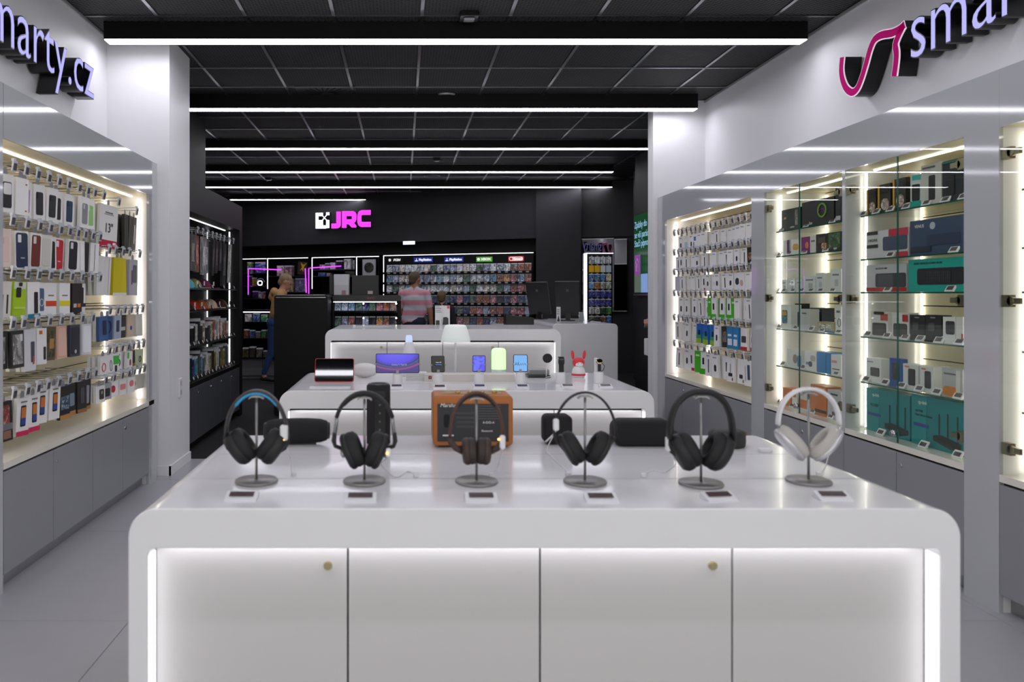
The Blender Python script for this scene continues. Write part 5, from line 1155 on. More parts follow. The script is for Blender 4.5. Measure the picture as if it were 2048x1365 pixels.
for x, c, lab in ((386, (40, 34, 36), 'black cap on the second dark shelf'), (400, (190, 34, 24), 'bright red cap on the second dark shelf'), (416, (190, 96, 30), 'orange cap on the second dark shelf'), (436, (222, 200, 176), 'cream cap with printed front on the second dark shelf'), (456, (70, 40, 34), 'brown cap on the second dark shelf')): cap(x, 1.20, c, lab)
def dtag(d, z):
    p, rz = place('L', d, .034, z)
    o = thing('shelf_tag', 'small black framed price tag clipped to the dark cabinet shelf', 'price tag', p, rz, 'tags along the dark cabinet shelves')
    ob('tag_frame', cached('dtag', lambda: MB().prism(rrect(.05, .042, .004, 2, 0, .021), 0, .008, 'y', .001, Matrix.Rotation(-.35, 4, 'X')).mesh('tag_frame')), M_plastic_k, o)
    ob('tag_paper', cached('dtagp', lambda: MB().box(-.018, .018, -.001, .0005, .008, .034, Matrix.Rotation(-.35, 4, 'X')).mesh('tag_paper')), mat('tag_paper', (190, 180, 176), .5), o)
for z, n in ((1.40, 5), (1.20, 7), (.89, 14), (.585, 15)):
    for k in range(n): dtag(6.5 + (8.40 - 6.5) * k / (n - 1), z + .0005)
def slim(d, z, w_, h_, c, lab, grp, dep=.10, t=.10, m=None):
    p, rz = place('L', d, dep, z + .0005)
    o = ob('boxed_figure', ubox(w_, t, h_), m or M_art, None, p, (0, 0, rz + random.uniform(-.1, .2)), c); tag(o, lab, 'box', grp)
d = 6.52; k = 0
while d < 8.36:
    w_ = random.choice((.05, .06, .07, .09)); i = random.choice((0, 1, 2, 3, 7, 9, 10, 11, 0)) if d < 7.6 else random.choice((2, 0, 2, 10))
    slim(d + w_ / 2, .89, w_, random.uniform(.15, .23), PAL[i], f'slim {CN[i]} boxed figure standing on the long lower dark shelf', 'boxed figures on the long lower dark shelf'); d += w_ + .022
d = 6.52
while d < 8.36:
    w_ = random.choice((.06, .08, .09)); i = random.choice((1, 5, 3, 9, 11, 7, 1)) if d < 7.3 else random.choice((2, 10, 4, 3, 9))
    slim(d + w_ / 2, .585, w_, random.uniform(.17, .235), PAL[i], f'{CN[i]} boxed figure on the dark cabinet counter', 'boxed figures on the dark cabinet counter'); d += w_ + .02

# ================================================================ back wall shelving
def bwbox(x0, x1, z, h, c, lab, v=.05, depth=.12, m=None, name='boxed_game', cat='box', grp=None):
    u0 = bw_px(x0, 560, -v + .45)[0]
    u0 = bw_px(x0, 560, -.02)[0]; u1 = bw_px(x1, 560, -.02)[0]
    o = ob(name, ubox(u1 - u0, depth, h), m or M_art, None, bw((u0 + u1) / 2, -.12 + v, z + .0005), (0, 0, BWa), c); return tag(o, lab, cat, grp)
def bw_unit(name, label, x0, x1, zs, ztop=2.07, zbot=.0, v=-.02, vertical=(0,), vz=1.45):
    u0, u1 = bw_px(x0, 540, v)[0], bw_px(x1, 540, v)[0]; L_ = u1 - u0
    o = thing(name, label, 'shelf unit', bw(u0, v, 0), BWa)
    MB().box(0, .02, 0, .38, zbot, ztop).build('side_panel', M_black, o); MB().box(L_ - .02, L_, 0, .38, zbot, ztop).build('side_panel', M_black, o)
    MB().box(.02, L_ - .02, .36, .38, zbot, ztop).build('back_panel', M_black, o)
    MB().box(0, L_, 0, .38, ztop, ztop + .03).build('top_panel', M_black, o)
    MB().box(.0, L_, -.008, .004, ztop - .009, ztop).build('led_strip', M_led_k, o)
    if 0 in vertical: MB().box(.0, .009, -.008, .004, vz, ztop - .009).build('led_strip', M_led_k, o)
    if 1 in vertical: MB().box(L_ - .009, L_, -.008, .004, vz, ztop - .009).build('led_strip', M_led_k, o)
    for z in zs:
        s = MB().box(.02, L_ - .02, .01, .36, z - .02, z).build('shelf', M_black, o)
        MB().box(.02, L_ - .02, .006, .01, z - .02, z).build('shelf_edge', M_tbar, s)
    return o
def zb(x, y): return bw_px(x, y, -.05)[1]
za, zb_, zc_ = zb(560, 545.5), zb(560, 572), zb(560, 597)
bw_unit('lit_shelf_unit', 'lit black shelf unit with toys beside the woman', 486, 533, (zb(510, 546), zb(510, 572), zb(510, 597)), vertical=())
bw_unit('lit_shelf_unit', 'lit black shelf unit with posters and a yellow board behind the woman', 535, 616, (zb(575, 552), zb(575, 584)), vertical=(0,))
bw_unit('lit_shelf_unit', 'lit black shelf unit with consoles behind the game stand', 624, 711, (zb(665, 539), zb(665, 552), zb(665, 588)))
bw_unit('lit_shelf_unit', 'narrow lit black shelf unit with one large framed print', 713, 758, (zb(735, 552), zb(735, 588)))
for (a, b, yb, yt, c, lab) in ((489.5, 497, 546, 524, (120, 190, 50), 'green boxed toy on the uppermost toy shelf'), (505, 529, 546, 524, (90, 130, 190), 'blue wide boxed toy on the uppermost toy shelf'), (489.5, 496, 572, 551, (90, 60, 70), 'dark boxed toy on the middle toy shelf'), (499, 504, 572, 555, (150, 140, 50), 'narrow olive boxed toy on the middle toy shelf'),
        (500, 511, 597, 582, (40, 44, 80), 'navy boxed toy on the low toy shelf'), (512, 520, 597, 584, (200, 196, 200), 'white boxed toy on the low toy shelf'), (521, 529, 597, 583, (190, 90, 130), 'pink boxed toy on the low toy shelf'),
        (549, 563, 552, 531, (210, 200, 170), 'cream boxed figure on the upper shelf'), (565, 579, 552, 531, (170, 130, 140), 'rose boxed figure on the upper shelf'),
        (566, 580, 584, 557, (214, 200, 150), 'cream framed print on the lower shelf'), (586, 603, 584, 556, (120, 130, 160), 'blue grey framed print on the lower shelf'), (604, 612, 584, 556, (200, 200, 190), 'pale framed print on the lower shelf'),
        (635, 645, 539, 529, (210, 190, 190), 'small pale console box'), (646, 654, 539, 526, (80, 150, 70), 'small green box on the console shelf'), (656, 666, 539, 525, (226, 224, 228), 'white console box on the upper console shelf'), (668, 681, 539, 521, (30, 40, 34), 'black and green console box'), (684, 697, 539, 518, (230, 230, 228), 'white box with dark swirl'), (702, 707, 539, 521, (214, 214, 216), 'white box with dark print at the console shelf end'),
        (632, 646, 552, 545, (40, 120, 190), 'bright blue low box'), (649, 656, 552, 546, (200, 190, 186), 'small pale low box'), (686, 707, 552, 543.5, (90, 100, 50), 'olive camouflage box on the console shelf')):
    xr = 510 if b < 534 else 575 if b < 617 else 665; z = zb(xr, yb); bwbox(a, b, z, zb((a + b) / 2, yt) - zb((a + b) / 2, yb) - .004, c, lab, v=.01, depth=.10)
# yellow lightning board and big framed print
u, z, _ = bw_px(604, 552, -.12); z = zb(575, 552) + .02
o = thing('display_board', 'dark poster board with a bold yellow shape', 'poster', bw(u, -.12, z), BWa + .0)
MB().box(-.11, .11, 0, .02, 0, .26, Matrix.Rotation(.09, 4, 'Y')).build('board', mat('board_umber', (66, 58, 44), .5), o)
MB().prism([(-.05, .08), (.0, .15), (-.03, .25), (.03, .20), (.12, .24), (.05, .16), (.03, .05), (.0, .11)], -.004, 0, 'y').build('yellow_shape', mat('yellow_bold', (238, 190, 30), .5), o)
u, z, _ = bw_px(738, 552, -.12); z = zb(735, 552) + .001; z2 = bw_px(738, 519, -.12)[1]
o = thing('framed_print', 'large pale print with a dark tangled motif', 'poster', bw(u, -.12, z), BWa)
MB().box(-.14, .14, 0, .02, 0, z2 - z).build('panel', mat('print_paper', (198, 198, 204), .5), o)
MB().prism(rrect(.2, .2, .09, 6, 0, .16), -.003, 0, 'y').build('motif', M_soft, o, None, None, (70, 66, 66))
# ring light and round neon sign
u, z, _ = bw_px(520, 566, -.06); z = zb(510, 572) + .056
o = thing('neon_ring_sign', 'rounded square white neon ring with pale arc', 'sign', bw(u, -.06, z), BWa)
MB().tube([(a, 0, b) for a, b in rrect(.10, .085, .03, 4)], .009, 8, closed=True).build('ring', emis('neon_white', (240, 246, 255), 2.2), o)
MB().tube([(.095 * cos(a), .02, .01 + .085 * sin(a)) for a in [pi * k / 14 for k in range(15)]], .006, 6).build('arc', mat('arc_chrome', (190, 200, 206), .2, metal=1.), o)
MB().box(-.012, .012, -.004, .02, -.056, -.04).build('foot', M_plastic_k, o)
# magenta light tubes
def neon(pts, lab):
    P = []
    for x, y in pts:
        u, z, _ = bw_px(x, y, .03); P.append(bw(u, .03, z))
    o = MB().tube([p - P[0] for p in P], .010, 8).build('light_tube', emis('neon_magenta', (206, 60, 255), 1.6), None, P[0]); tag(o, lab, 'light')
neon([(496.5, 590), (496.5, 537.5), (497.5, 537.5), (562, 540)], 'magenta light tube bent around the toy shelves')
neon([(617.5, 588), (617.5, 537), (624, 536), (682, 532.5)], 'magenta light tube bent around the console shelves')
neon([(612.5, 586), (610.5, 537)], 'short upright magenta light tube by the yellow board')

# ---- game wall
gx0, gx1 = 767, 1067
GW = bw_unit('game_shelf_wall', 'wide lit black game rack with five platform headers', gx0, gx1, (), ztop=2.08, v=.0, vertical=(0,), vz=1.15)
u0 = bw_px(gx0, 540, 0)[0]; u1 = bw_px(gx1, 540, 0)[0]; Lw = u1 - u0
MB().box(.02, Lw - .02, -.004, .0, 1.82, 2.066).build('header_board', M_black, GW)
def header(x0, x1, y, h, c, s, tc, lab, shear=0., mark=None):
    ua = bw_px(x0, y, .0)[0]; ub = bw_px(x1, y, .0)[0]; z = bw_px((x0 + x1) / 2, y, 0)[1]
    o = thing('header_sign', lab, 'sign', bw((ua + ub) / 2, .006, z), BWa)
    w_ = ub - ua
    MB().box(-w_ / 2, w_ / 2, -.008, 0, -h / 2, h / 2).build('plate', mat('plate_' + s, c, .4, emit=.35 if sum(c) > 60 else 0), o)
    off = .1 if mark else 0
    t = text(s, h * .62, M_hw, o, (off * w_, -.0095, 0), shear=shear, off=.004)
    t.scale = (min(1.2, w_ * (.66 if mark else .8) / max(.01, t.dimensions.x)),) * 1 + (1, 1) if t.dimensions.x else (1, 1, 1)
    if mark == 'disc': MB().prism(rrect(h * .6, h * .6, h * .29, 6, -w_ * .36, 0), -.0095, -.008, 'y').build('mark', M_hw, o)
    if mark == 'ps': MB().box(-w_ * .37, -w_ * .34, -.0095, -.008, -h * .3, h * .32).prism(rrect(h * .7, h * .2, h * .09, 4, -w_ * .36, -h * .2), -.0097, -.008, 'y').build('mark', M_hw, o)
    if mark == 'pill': MB().tube([(a, -.009, b) for a, b in rrect(w_ * .86, h * .66, h * .32, 6)], .006, 6, closed=True).build('outline', M_hw, o)
M_hw = mat('header_white', (240, 240, 240), .4, emit=.5)
header(776, 806, 520.5, .085, (16, 16, 18), 'FC24', 'w', 'black header plate with white slanted lettering and ball', .25, 'disc')
header(828, 866, 520, .09, (24, 56, 150), 'PlayStation', 'w', 'blue header plate over the second game section', 0, 'ps')
header(889, 927, 519.5, .09, (24, 56, 150), 'PlayStation', 'w', 'blue header plate over the third game section', 0, 'ps')
header(953, 985, 519, .09, (90, 170, 50), 'XBOX', 'w', 'green header plate over the game rack', 0, 'disc')
header(1017, 1048, 518, .09, (196, 50, 40), 'Nintendo', 'w', 'red header plate with rounded white outline', 0, 'pill')
rows_y = [544.5, 565.5, 585, 607, 629, 650, 672]
zrow = [bw_px(917, y, .0)[1] for y in rows_y]
COLS = 22; cw = (Lw - .10) / COLS
GPAL = [(222, 228, 236), (160, 178, 204), (60, 80, 120), (230, 222, 212), (150, 120, 110), (40, 70, 130), (170, 90, 70), (210, 150, 90), (90, 120, 100), (60, 56, 70), (190, 110, 130), (120, 170, 200)]
GN = ['silver', 'steel blue', 'dark blue', 'pale', 'brown', 'royal blue', 'rust', 'amber', 'moss', 'charcoal', 'rose', 'sky blue']
gme = MB().prism([(-.062, 0), (.062, 0), (.062, .17), (-.062, .17)], 0, .014, 'y', .001).mesh('game_case')
gcov = MB().box(-.058, .058, -.0012, 0, .004, .166).mesh('cover')
SEC = ['black'] * 3 + ['second-section blue'] * 5 + ['third-section blue'] * 4 + ['green'] * 5 + ['red'] * 5
RNM = ['first', 'second', 'third', 'fourth', 'fifth', 'sixth', 'seventh']
for r, z in enumerate(zrow):
    s = MB().box(.02, Lw - .02, -.05, .10, z - .03, z - .012).box(.02, Lw - .02, -.055, -.045, z - .03, z + .012).build('game_ledge', M_black, GW)
    tm = cached('gtag', lambda: MB().box(-.035, .035, -.062, -.056, -.028, .008).mesh('ledge_tag'))
    tmp = cached('gtagp', lambda: MB().box(-.026, .026, -.0632, -.062, -.020, .003).mesh('tag_paper'))
    for c in range(COLS):
        ux = .07 + cw * (c + .5)
        if c == 3: pass
        tg_ = ob('ledge_tag', tm, M_plastic_k, GW, (ux, 0, z)); ob('tag_paper', tmp, MATS['tag_paper'], tg_)
        if r < 3: i = random.choice((0, 0, 1, 3, 3, 11, 1, 8)) if c < 19 else random.choice((6, 7, 10, 4, 11))
        else: i = random.choice((2, 5, 9, 4, 6, 1, 8, 2, 11, 10))
        if r == 1 and c > 15: i = random.choice((6, 10, 5, 11, 7))
        q = bw(u0 + ux, .035, z - .011)
        o = ob('game_case', gme, mat('game_case_plastic', (60, 70, 96), .25), None, q, (-.20, 0, BWa)); tag(o, f'{GN[i]} game case on the {RNM[r]} rack ledge under the {SEC[c]} header plate', 'game case', f'game cases on the {RNM[r]} ledge, {SEC[c]} section')
        ob('cover', gcov, M_art, o, None, None, GPAL[i])

# ================================================================ low lit toy counter beside the woman
d_ = 12.25; xa, xb = (484 - CX) * d_ / F, (566 - CX) * d_ / F
o = thing('toy_counter', 'low black tiered toy counter with a grey base', 'shelf unit', (xa, d_, 0))
Lc = xb - xa
MB().box(0, Lc, .03, .5, 0, .05).build('plinth', M_door_g, o)
for k in range(2): MB().box(Lc * k / 2 + .003, Lc * (k + 1) / 2 - .003, 0, .5, .05, .325).build('base_door', mat('base_grey', (120, 118, 122), .4), o)
for z, y0 in ((.34, -.04), (.64, .06), (.90, .12)): MB().box(0, Lc, y0, .5, z - .015, z).build('shelf', M_black, o)
MB().box(0, Lc, .46, .5, .34, 1.06).build('back_panel', M_black, o)
MB().box(0, Lc, .10, .5, 1.06, 1.09).build('canopy', M_black, o); MB().box(0, Lc, .092, .10, 1.05, 1.062).build('led_strip', M_led_k, o)
for z, y0, n, pal in ((.34, .0, 6, ((96, 86, 60), (70, 66, 60), (120, 110, 96))), (.64, .10, 7, ((150, 60, 50), (50, 70, 150), (120, 110, 100), (60, 130, 70))), (.90, .16, 5, ((220, 214, 214), (70, 150, 200), (110, 190, 120), (40, 120, 160)))):
    for k in range(n):
        w_ = Lc / n * .82; c = pal[k % len(pal)]
        q = ob('boxed_toy', ubox(w_, .12, random.uniform(.10, .17)), M_art, None, (xa + Lc * (k + .5) / n, d_ + y0 + .01, z + .0005), None, c)
        tag(q, 'small boxed toy on the ' + {.34: 'lowest', .64: 'middle', .90: 'upper'}[z] + ' tier of the toy counter', 'box', 'boxed toys, tier %d' % int(z * 100))

# ================================================================ black stand and game gondola
xa, xb = (548 - CX) * 8.5 / F, (655 - CX) * 8.5 / F
o = thing('black_stand', 'tall plain black stand end with a rounded silver-edged top', 'stand', ((xa + xb) / 2, 8.5, 0)); w_ = xb - xa
MB().prism(rrect(w_, 1.335, .03, 4, 0, 1.335 / 2), 0, .75, 'y', .004).build('panel', M_black, o)
MB().box(-w_ / 2 + .03, w_ / 2 - .03, .004, .012, 1.3352, 1.338).box(-w_ / 2 + .02, w_ / 2 - .02, -.002, .001, 1.308, 1.312).build('edge_strip', M_chrome, o)
xa, xb = -.825, (802 - CX) * 9.0 / F; w_ = xb - xa
GG = thing('game_gondola', 'black rounded gondola with slanted game trays and small spot lights', 'shelf unit', (xa, 9.0, 0))
MB().box(0, .02, 0, .6, 0, 1.262).build('side_panel', M_black, GG); MB().box(w_ - .04, w_, 0, .6, 0, 1.262).build('side_panel', M_black, GG)
MB().box(0.02, w_ - .04, .55, .6, 0, 1.262).build('back_panel', M_black, GG); MB().prism(rrect(w_, .072, .03, 4, w_ / 2, 1.299), -.03, .6, 'y', .004).build('header', mat('header_umber', (34, 31, 30), .4), GG)
text('AVVI', .04, mat('pink_print', (180, 50, 84), .5), GG, (w_ * .56, -.036, 1.298))
MB().box(.01, w_ - .05, .0, .01, 1.250, 1.260).build('light_rail', M_led_k, GG)
for k in range(2):
    for xx in (.45, .93): MB().sph((w_ * xx, .03, 1.235 - k * .17), .010, 10, 6).build('spot_lamp', emis('spot_white', (255, 252, 245), 6.), GG)
GZ = (1.127, .95, .77, .59)
for t_, z in enumerate(GZ):
    MB().box(.02, w_ - .04, .0, .19, 0, .008, Matrix.Translation((0, .02, z)) @ Matrix.Rotation(.85, 4, 'X')).build('tray', M_black, GG)
    for c in range(9):
        i = (1, 1, 11, 8, 5, 8, 10, 6, 4)[c] if t_ == 0 else (8, 1, 6, 9, 1, 9, 7, 6, 9)[c]
        M_ = Matrix.Translation((xa + .02 + (w_ - .08) * (c + .5) / 9 + (c // 3) * .004, 9.007, z + .023)) @ Matrix.Rotation(.85 - pi / 2, 4, 'X')
        o = ob('game_case', cached('gcs', lambda: MB().prism([(-.038, 0), (.038, 0), (.038, .15), (-.038, .15)], 0, .012, 'y', .001).mesh('game_case')), MATS['game_case_plastic'], None); o.matrix_world = M_
        tag(o, f'{GN[i]} game case lying in the {RNM[t_]} tray of the game gondola', 'game case', f'game cases in the {RNM[t_]} gondola tray')
        ob('cover', cached('gcs2', lambda: MB().box(-.035, .035, -.0012, 0, .004, .146).mesh('cover')), M_art, o, None, None, GPAL[i])
# consoles and boxes standing on the gondola
for (a, b, yt, c, lab, nm) in ((630, 667, 552, (26, 25, 26), 'black console carton on the gondola top', 'console_carton'), (668, 698, 549, (216, 217, 222), 'white upright console box on the gondola top', 'console_box'), (704, 757, 551, (27, 26, 28), 'wide black console carton on the gondola top', 'console_carton')):
    pa, pb = onY(a, 590, 9.25), onY(b, 590, 9.25); h_ = onY(a, yt, 9.25).z - 1.336
    if a == 630: pa = onY(659, 590, 9.25); pb = onY(667, 590, 9.25)
    o = ob(nm, ubox(pb.x - pa.x, .16, h_, .003), M_card, None, ((pa.x + pb.x) / 2, 9.22, 1.3355), None, c); tag(o, lab, 'box')
    w2 = pb.x - pa.x
    if nm == 'console_box':
        MB().box(-w2 / 2 + .004, w2 / 2 - .004, -.0015, 0, .01, h_ * .48).build('lower_panel', mat('console_shade', (202, 203, 208), .4), o)
        MB().prism(rrect(.05, .05, .006, 3, .03, .03), -.004, -.001, 'y').build('sticker', mat('sticker_rose', (170, 130, 136), .5), o)
    elif w2 > .15: MB().box(w2 * .1, w2 * .1 + .06, -.0015, 0, .012, .05).build('sticker', mat('sticker_pale', (200, 186, 186), .5), o)

# ================================================================ cash counter and monitors
c0, c1 = onY(1128, 650, 9.0), onY(1236, 650, 9.0)
xa, xb = (1105 - CX) * 9.0 / F, (1236 - CX) * 9.0 / F
ZCT = 1.0
o = thing('cash_counter', 'white rounded cash counter with monitors, beside the card rack', 'counter', ((xa + xb) / 2, 9.0, 0)); w_ = xb - xa
out = rrect(w_, ZCT * 2, .05, 6, 0, 0); out = [p for p in out if p[1] > .0]; out = [(w_ / 2, 0)] + out + [(-w_ / 2, 0)]
MB().prism(list(reversed(out)), 0, 1.9, 'y', .006).build('body', M_table, o)
MB().box(-w_ / 2 - .55, -w_ / 2, .7, 1.6, .90, .94).build('side_shelf', M_table, o)
for sx in (-.5,): MB().box(-w_ / 2 - .53, -w_ / 2 - .49, .8, 1.5, 0, .90).build('side_support', M_table, o)
def monitor(x, y, d, yaw, lab, w2=.30, h2=.42):
    p = onY(x, y, d); p.z = ZCT
    m_ = thing('till_monitor', lab, 'monitor', p, yaw)
    MB().prism(rrect(.18, .16, .01), 0, .012, 'z', .003).build('base', M_plastic_k, m_)
    MB().box(-.03, .03, -.015, .015, .012, .14).build('neck', M_plastic_k, m_)
    Mt = Matrix.Translation((0, 0, .12)) @ Matrix.Rotation(.30, 4, 'X')
    MB().prism(rrect(w2, h2, .01, 3, 0, h2 / 2 - .05), -.02, .012, 'y', .004, Mt).build('rear_shell', mat('monitor_graphite', (44, 42, 44), .45), m_)
    MB().box(-w2 / 2 + .01, w2 / 2 - .01, .012, .015, -.04, h2 - .06, Mt).build('screen', M_scr_gloss, m_)
    for a in (0, 1):
        for b in (0, 1): MB().box(-.016 + a * .017, -.001 + a * .017, -.0215, -.02, h2 * .6 + b * .017, h2 * .6 + .015 + b * .017, Mt).build('logo_tile', mat('logo_grey', (96, 94, 96), .4), m_)
monitor(1136, 635, 10.0, -.30, 'black till monitor seen from behind, next to the leaflet stand', .31, .46)
monitor(1080, 636, 10.6, -.6, 'slanted black till monitor beside the game rack', .32, .46)
p = onY(1117, 643, 9.45); p.z = ZCT
o = thing('leaflet_stand', 'narrow white leaflet stand on the cash counter', 'sign', p)
MB().box(-.025, .025, 0, .004, 0, .19).build('sheet', M_plastic_w, o); MB().box(-.03, .03, -.03, .05, 0, .004).build('foot', M_glass, o)
for k in range(3): MB().box(-.018, .012, -.001, 0, .15 - k * .025, .157 - k * .025).build('print_line', M_ink, o)
MB().prism([(-.018, .01), (.018, .01), (0, .09)], -.001, 0, 'y').build('print_mark', MATS['print_grey'], o)
p = onY(1163, 642, 9.5); p.z = ZCT
o = thing('acrylic_holder', 'small clear acrylic card holder on the cash counter', 'holder', p)
for sx in (-1, 1): MB().tube([(sx * .035, 0, .002), (sx * .025, .02, .125)], .004, 6).build('side_rod', M_chrome, o)
MB().box(-.03, .03, .016, .02, .01, .125).build('card', mat('card_grey', (150, 156, 158), .3), o)
p = onY(1192, 646, 9.3); p.z = ZCT
o = thing('till_handset', 'black curved handset lying on the cash counter', 'phone', p)
MB().tube([(.09 * cos(a), .04, -.02 + .07 * sin(a)) for a in [pi * (.12 + .76 * k / 12) for k in range(13)]], .014, 8).build('handle', M_plastic_k, o)
MB().box(-.09, .09, .03, .08, 0, .012).build('cradle', mat('cradle_pale', (206, 204, 216), .4), o)
p = onY(1030, 641, 9.9)
o = thing('display_tray', 'long black angled tray beside the cash counter', 'tray', (p.x, 9.9, .9405))
MB().prism([(-.12, 0), (.24, 0), (.24, .10), (-.12, .14)], 0, .2, 'y', .004).build('tray_body', M_plastic_k, o)
MB().box(.238, .244, -.001, .2, 0, .1).build('end_strip', mat('strip_maroon', (90, 30, 40), .4), o)

# ================================================================ gift card rack
d_ = 11.0; xa, xb = (1171 - CX) * d_ / F, (1225 - CX) * d_ / F; zt_ = H + (588 - 508) * d_ / F
o = thing('card_rack', 'tall black card rack with a lit white edge, before the mirror', 'rack', (xa, d_, 0)); w_ = xb - xa
MB().box(.012, w_, 0, .12, 0, zt_).build('back_panel', M_black, o)
MB().box(0, .012, -.05, .12, 0, zt_ + .012).build('edge_light', emis('rack_edge_light', (240, 240, 255), .95), o)
MB().box(.012, w_, -.05, .12, zt_, zt_ + .012).build('top_light', MATS['rack_edge_light'], o)
CP = [[(226, 230, 232)] * 4, [(240, 180, 20), (236, 190, 40), (226, 222, 218), (196, 214, 230)], [(70, 140, 190)] * 3 + [(222, 214, 150)], [(120, 160, 210), (190, 120, 40), (196, 188, 180), (214, 220, 200)], [(44, 60, 150)] * 4, [(60, 70, 160)] * 4, [(216, 210, 204), (214, 208, 200), (60, 96, 50), (90, 150, 70)], [(90, 150, 90), (40, 40, 44), (190, 90, 90), (80, 150, 210)], [(150, 60, 60), (60, 60, 90), (70, 140, 90), (200, 200, 200)]]
CNm = ['white', 'yellow and mixed', 'blue topped', 'picture', 'royal blue', 'indigo', 'white and green', 'mixed', 'bright']
y0s = [521, 538, 555, 571, 588, 605, 621, 639, 656]
for r in range(len(CP)):
    for c in range(4):
        x = w_ * (.10 + .84 * (c + .5) / 4); z = H - (y0s[r] + 7 - 588) * d_ / F
        q = ob('gift_card', cached('gcard', lambda: MB().box(-.036, .036, -.004, 0, 0, .098).mesh('gift_card')), M_art if r != 1 else M_card, None, (xa + x, d_ - .03, z), None, CP[r][c])
        tag(q, f'{CNm[r]} gift card {["next to", "second from", "third from", "last from"][c]} the lit edge, {["top","second","third","fourth","fifth","sixth","seventh","eighth","lowest"][r]} card rack row', 'gift card', f'gift cards row {r}')
        ob('peg', cached('gpeg', lambda: MB().box(-.012, .012, -.008, .03, .096, .116).mesh('peg')), M_plastic_k, o, (x, -.03, z))
        ob('peg_label', cached('gpl', lambda: MB().box(-.010, .010, -.0095, -.008, .098, .112).mesh('peg_label')), MATS['tag_paper'], o, (x, -.03, z))
# white box low by the pier
p = onY(1294, 712, 8.0); q = onY(1294, 678, 8.0)
o = thing('wall_box', 'white box mounted low behind the pier beside the charger niche', 'box', p)
MB().prism(rrect(.3, q.z - p.z, .01, 3, .15, (q.z - p.z) / 2), 0, .1, 'y', .004).build('cover', M_plastic_w, o); MB().box(.1, .2, .04, .08, -p.z, 0).build('post', M_plastic_w, o)
# ================================================================ people
def skinmat(n, c): return mat(n, c, .55, noise=.06, nscale=30)
M_skin = skinmat('skin_light', (206, 156, 128)); M_skin2 = skinmat('skin_tan', (178, 126, 98))
def stripes():
    m = bpy.data.materials.new('striped_tshirt'); m.use_nodes = True; nt = m.node_tree; b = nt.nodes['Principled BSDF']; b.inputs['Roughness'].default_value = .85
    tc = nt.nodes.new('ShaderNodeTexCoord'); sp = nt.nodes.new('ShaderNodeSeparateXYZ'); nt.links.new(tc.outputs['Object'], sp.inputs[0])
    mu = nt.nodes.new('ShaderNodeMath'); mu.operation = 'MULTIPLY'; mu.inputs[1].default_value = 2 * pi / .152; nt.links.new(sp.outputs['Z'], mu.inputs[0])
    ad = nt.nodes.new('ShaderNodeMath'); ad.operation = 'ADD'; ad.inputs[1].default_value = 1.6; nt.links.new(mu.outputs[0], ad.inputs[0])
    si = nt.nodes.new('ShaderNodeMath'); si.operation = 'SINE'; nt.links.new(ad.outputs[0], si.inputs[0])
    r = nt.nodes.new('ShaderNodeValToRGB'); mr = nt.nodes.new('ShaderNodeMapRange'); mr.inputs[1].default_value = -1; mr.inputs[2].default_value = 1
    nt.links.new(si.outputs[0], mr.inputs[0]); nt.links.new(mr.outputs[0], r.inputs[0])
    r.color_ramp.elements[0].position = .32; r.color_ramp.elements[0].color = lin((204, 204, 208)); r.color_ramp.elements[1].position = .66; r.color_ramp.elements[1].color = lin((222, 152, 168))
    nt.links.new(r.outputs[0], b.inputs['Base Color']); return m
def blob(mb, p0, r0, p1, r1, kx=1., ky=1.):
    p0, p1 = Vector(p0), Vector(p1); ax = p1 - p0; L_ = max(ax.length, 1e-4); z = ax / L_
    x = Vector((1, 0, 0)); x = x - z * x.dot(z)
    if x.length < .2: x = Vector((0, 1, 0)); x = x - z * x.dot(z)
    x.normalize(); y = z.cross(x); prof = []
    for k in range(6): a = -pi / 2 + pi / 2 * k / 5; prof.append((r0 * cos(a), r0 * sin(a)))
    for k in range(6): a = pi / 2 * k / 5; prof.append((r1 * cos(a), L_ + r1 * sin(a)))
    M = Matrix((x, y, z)).transposed().to_4x4(); M.translation = p0
    mb.lathe(prof, 18, M, 0, kx, ky)
def body(name, blobs, mats, parent, voxel=.011, smooth=5):
    """blobs: (p0, r0, p1, r1, material index, kx, ky) fused into one continuous surface"""
    mb = MB()
    for b in blobs: blob(mb, b[0], b[1], b[2], b[3], *(b[5:7] if len(b) > 5 else (1., 1.)))
    me = mb.mesh(name); o = bpy.data.objects.new(name, me); COL.objects.link(o)
    rm = o.modifiers.new('r', 'REMESH'); rm.mode = 'VOXEL'; rm.voxel_size = voxel
    sm = o.modifiers.new('s', 'SMOOTH'); sm.iterations = smooth; sm.factor = .5
    dg = bpy.context.evaluated_depsgraph_get(); new = bpy.data.meshes.new_from_object(o.evaluated_get(dg)); bpy.data.objects.remove(o)
    new.materials.clear()
    for m in mats: new.materials.append(m)
    S = [(Vector(b[0]), b[1], Vector(b[2]), b[3], b[4], (b[5:7] if len(b) > 5 else (1., 1.))) for b in blobs]
    for f in new.polygons:
        c = f.center; best, bi = 9., 0
        for (p0, r0, p1, r1, mi, k) in S:
            ax = p1 - p0; l2 = max(ax.length_squared, 1e-8); t = max(0, min(1, (c - p0).dot(ax) / l2)); q = c - (p0 + ax * t)
            q = Vector((q.x / k[0], q.y / k[1], q.z)); dd = q.length - (r0 + (r1 - r0) * t)
            if dd < best: best, bi = dd, mi
        f.material_index = bi; f.use_smooth = True
    o = bpy.data.objects.new(name, new); COL.objects.link(o); o.parent = parent; return o
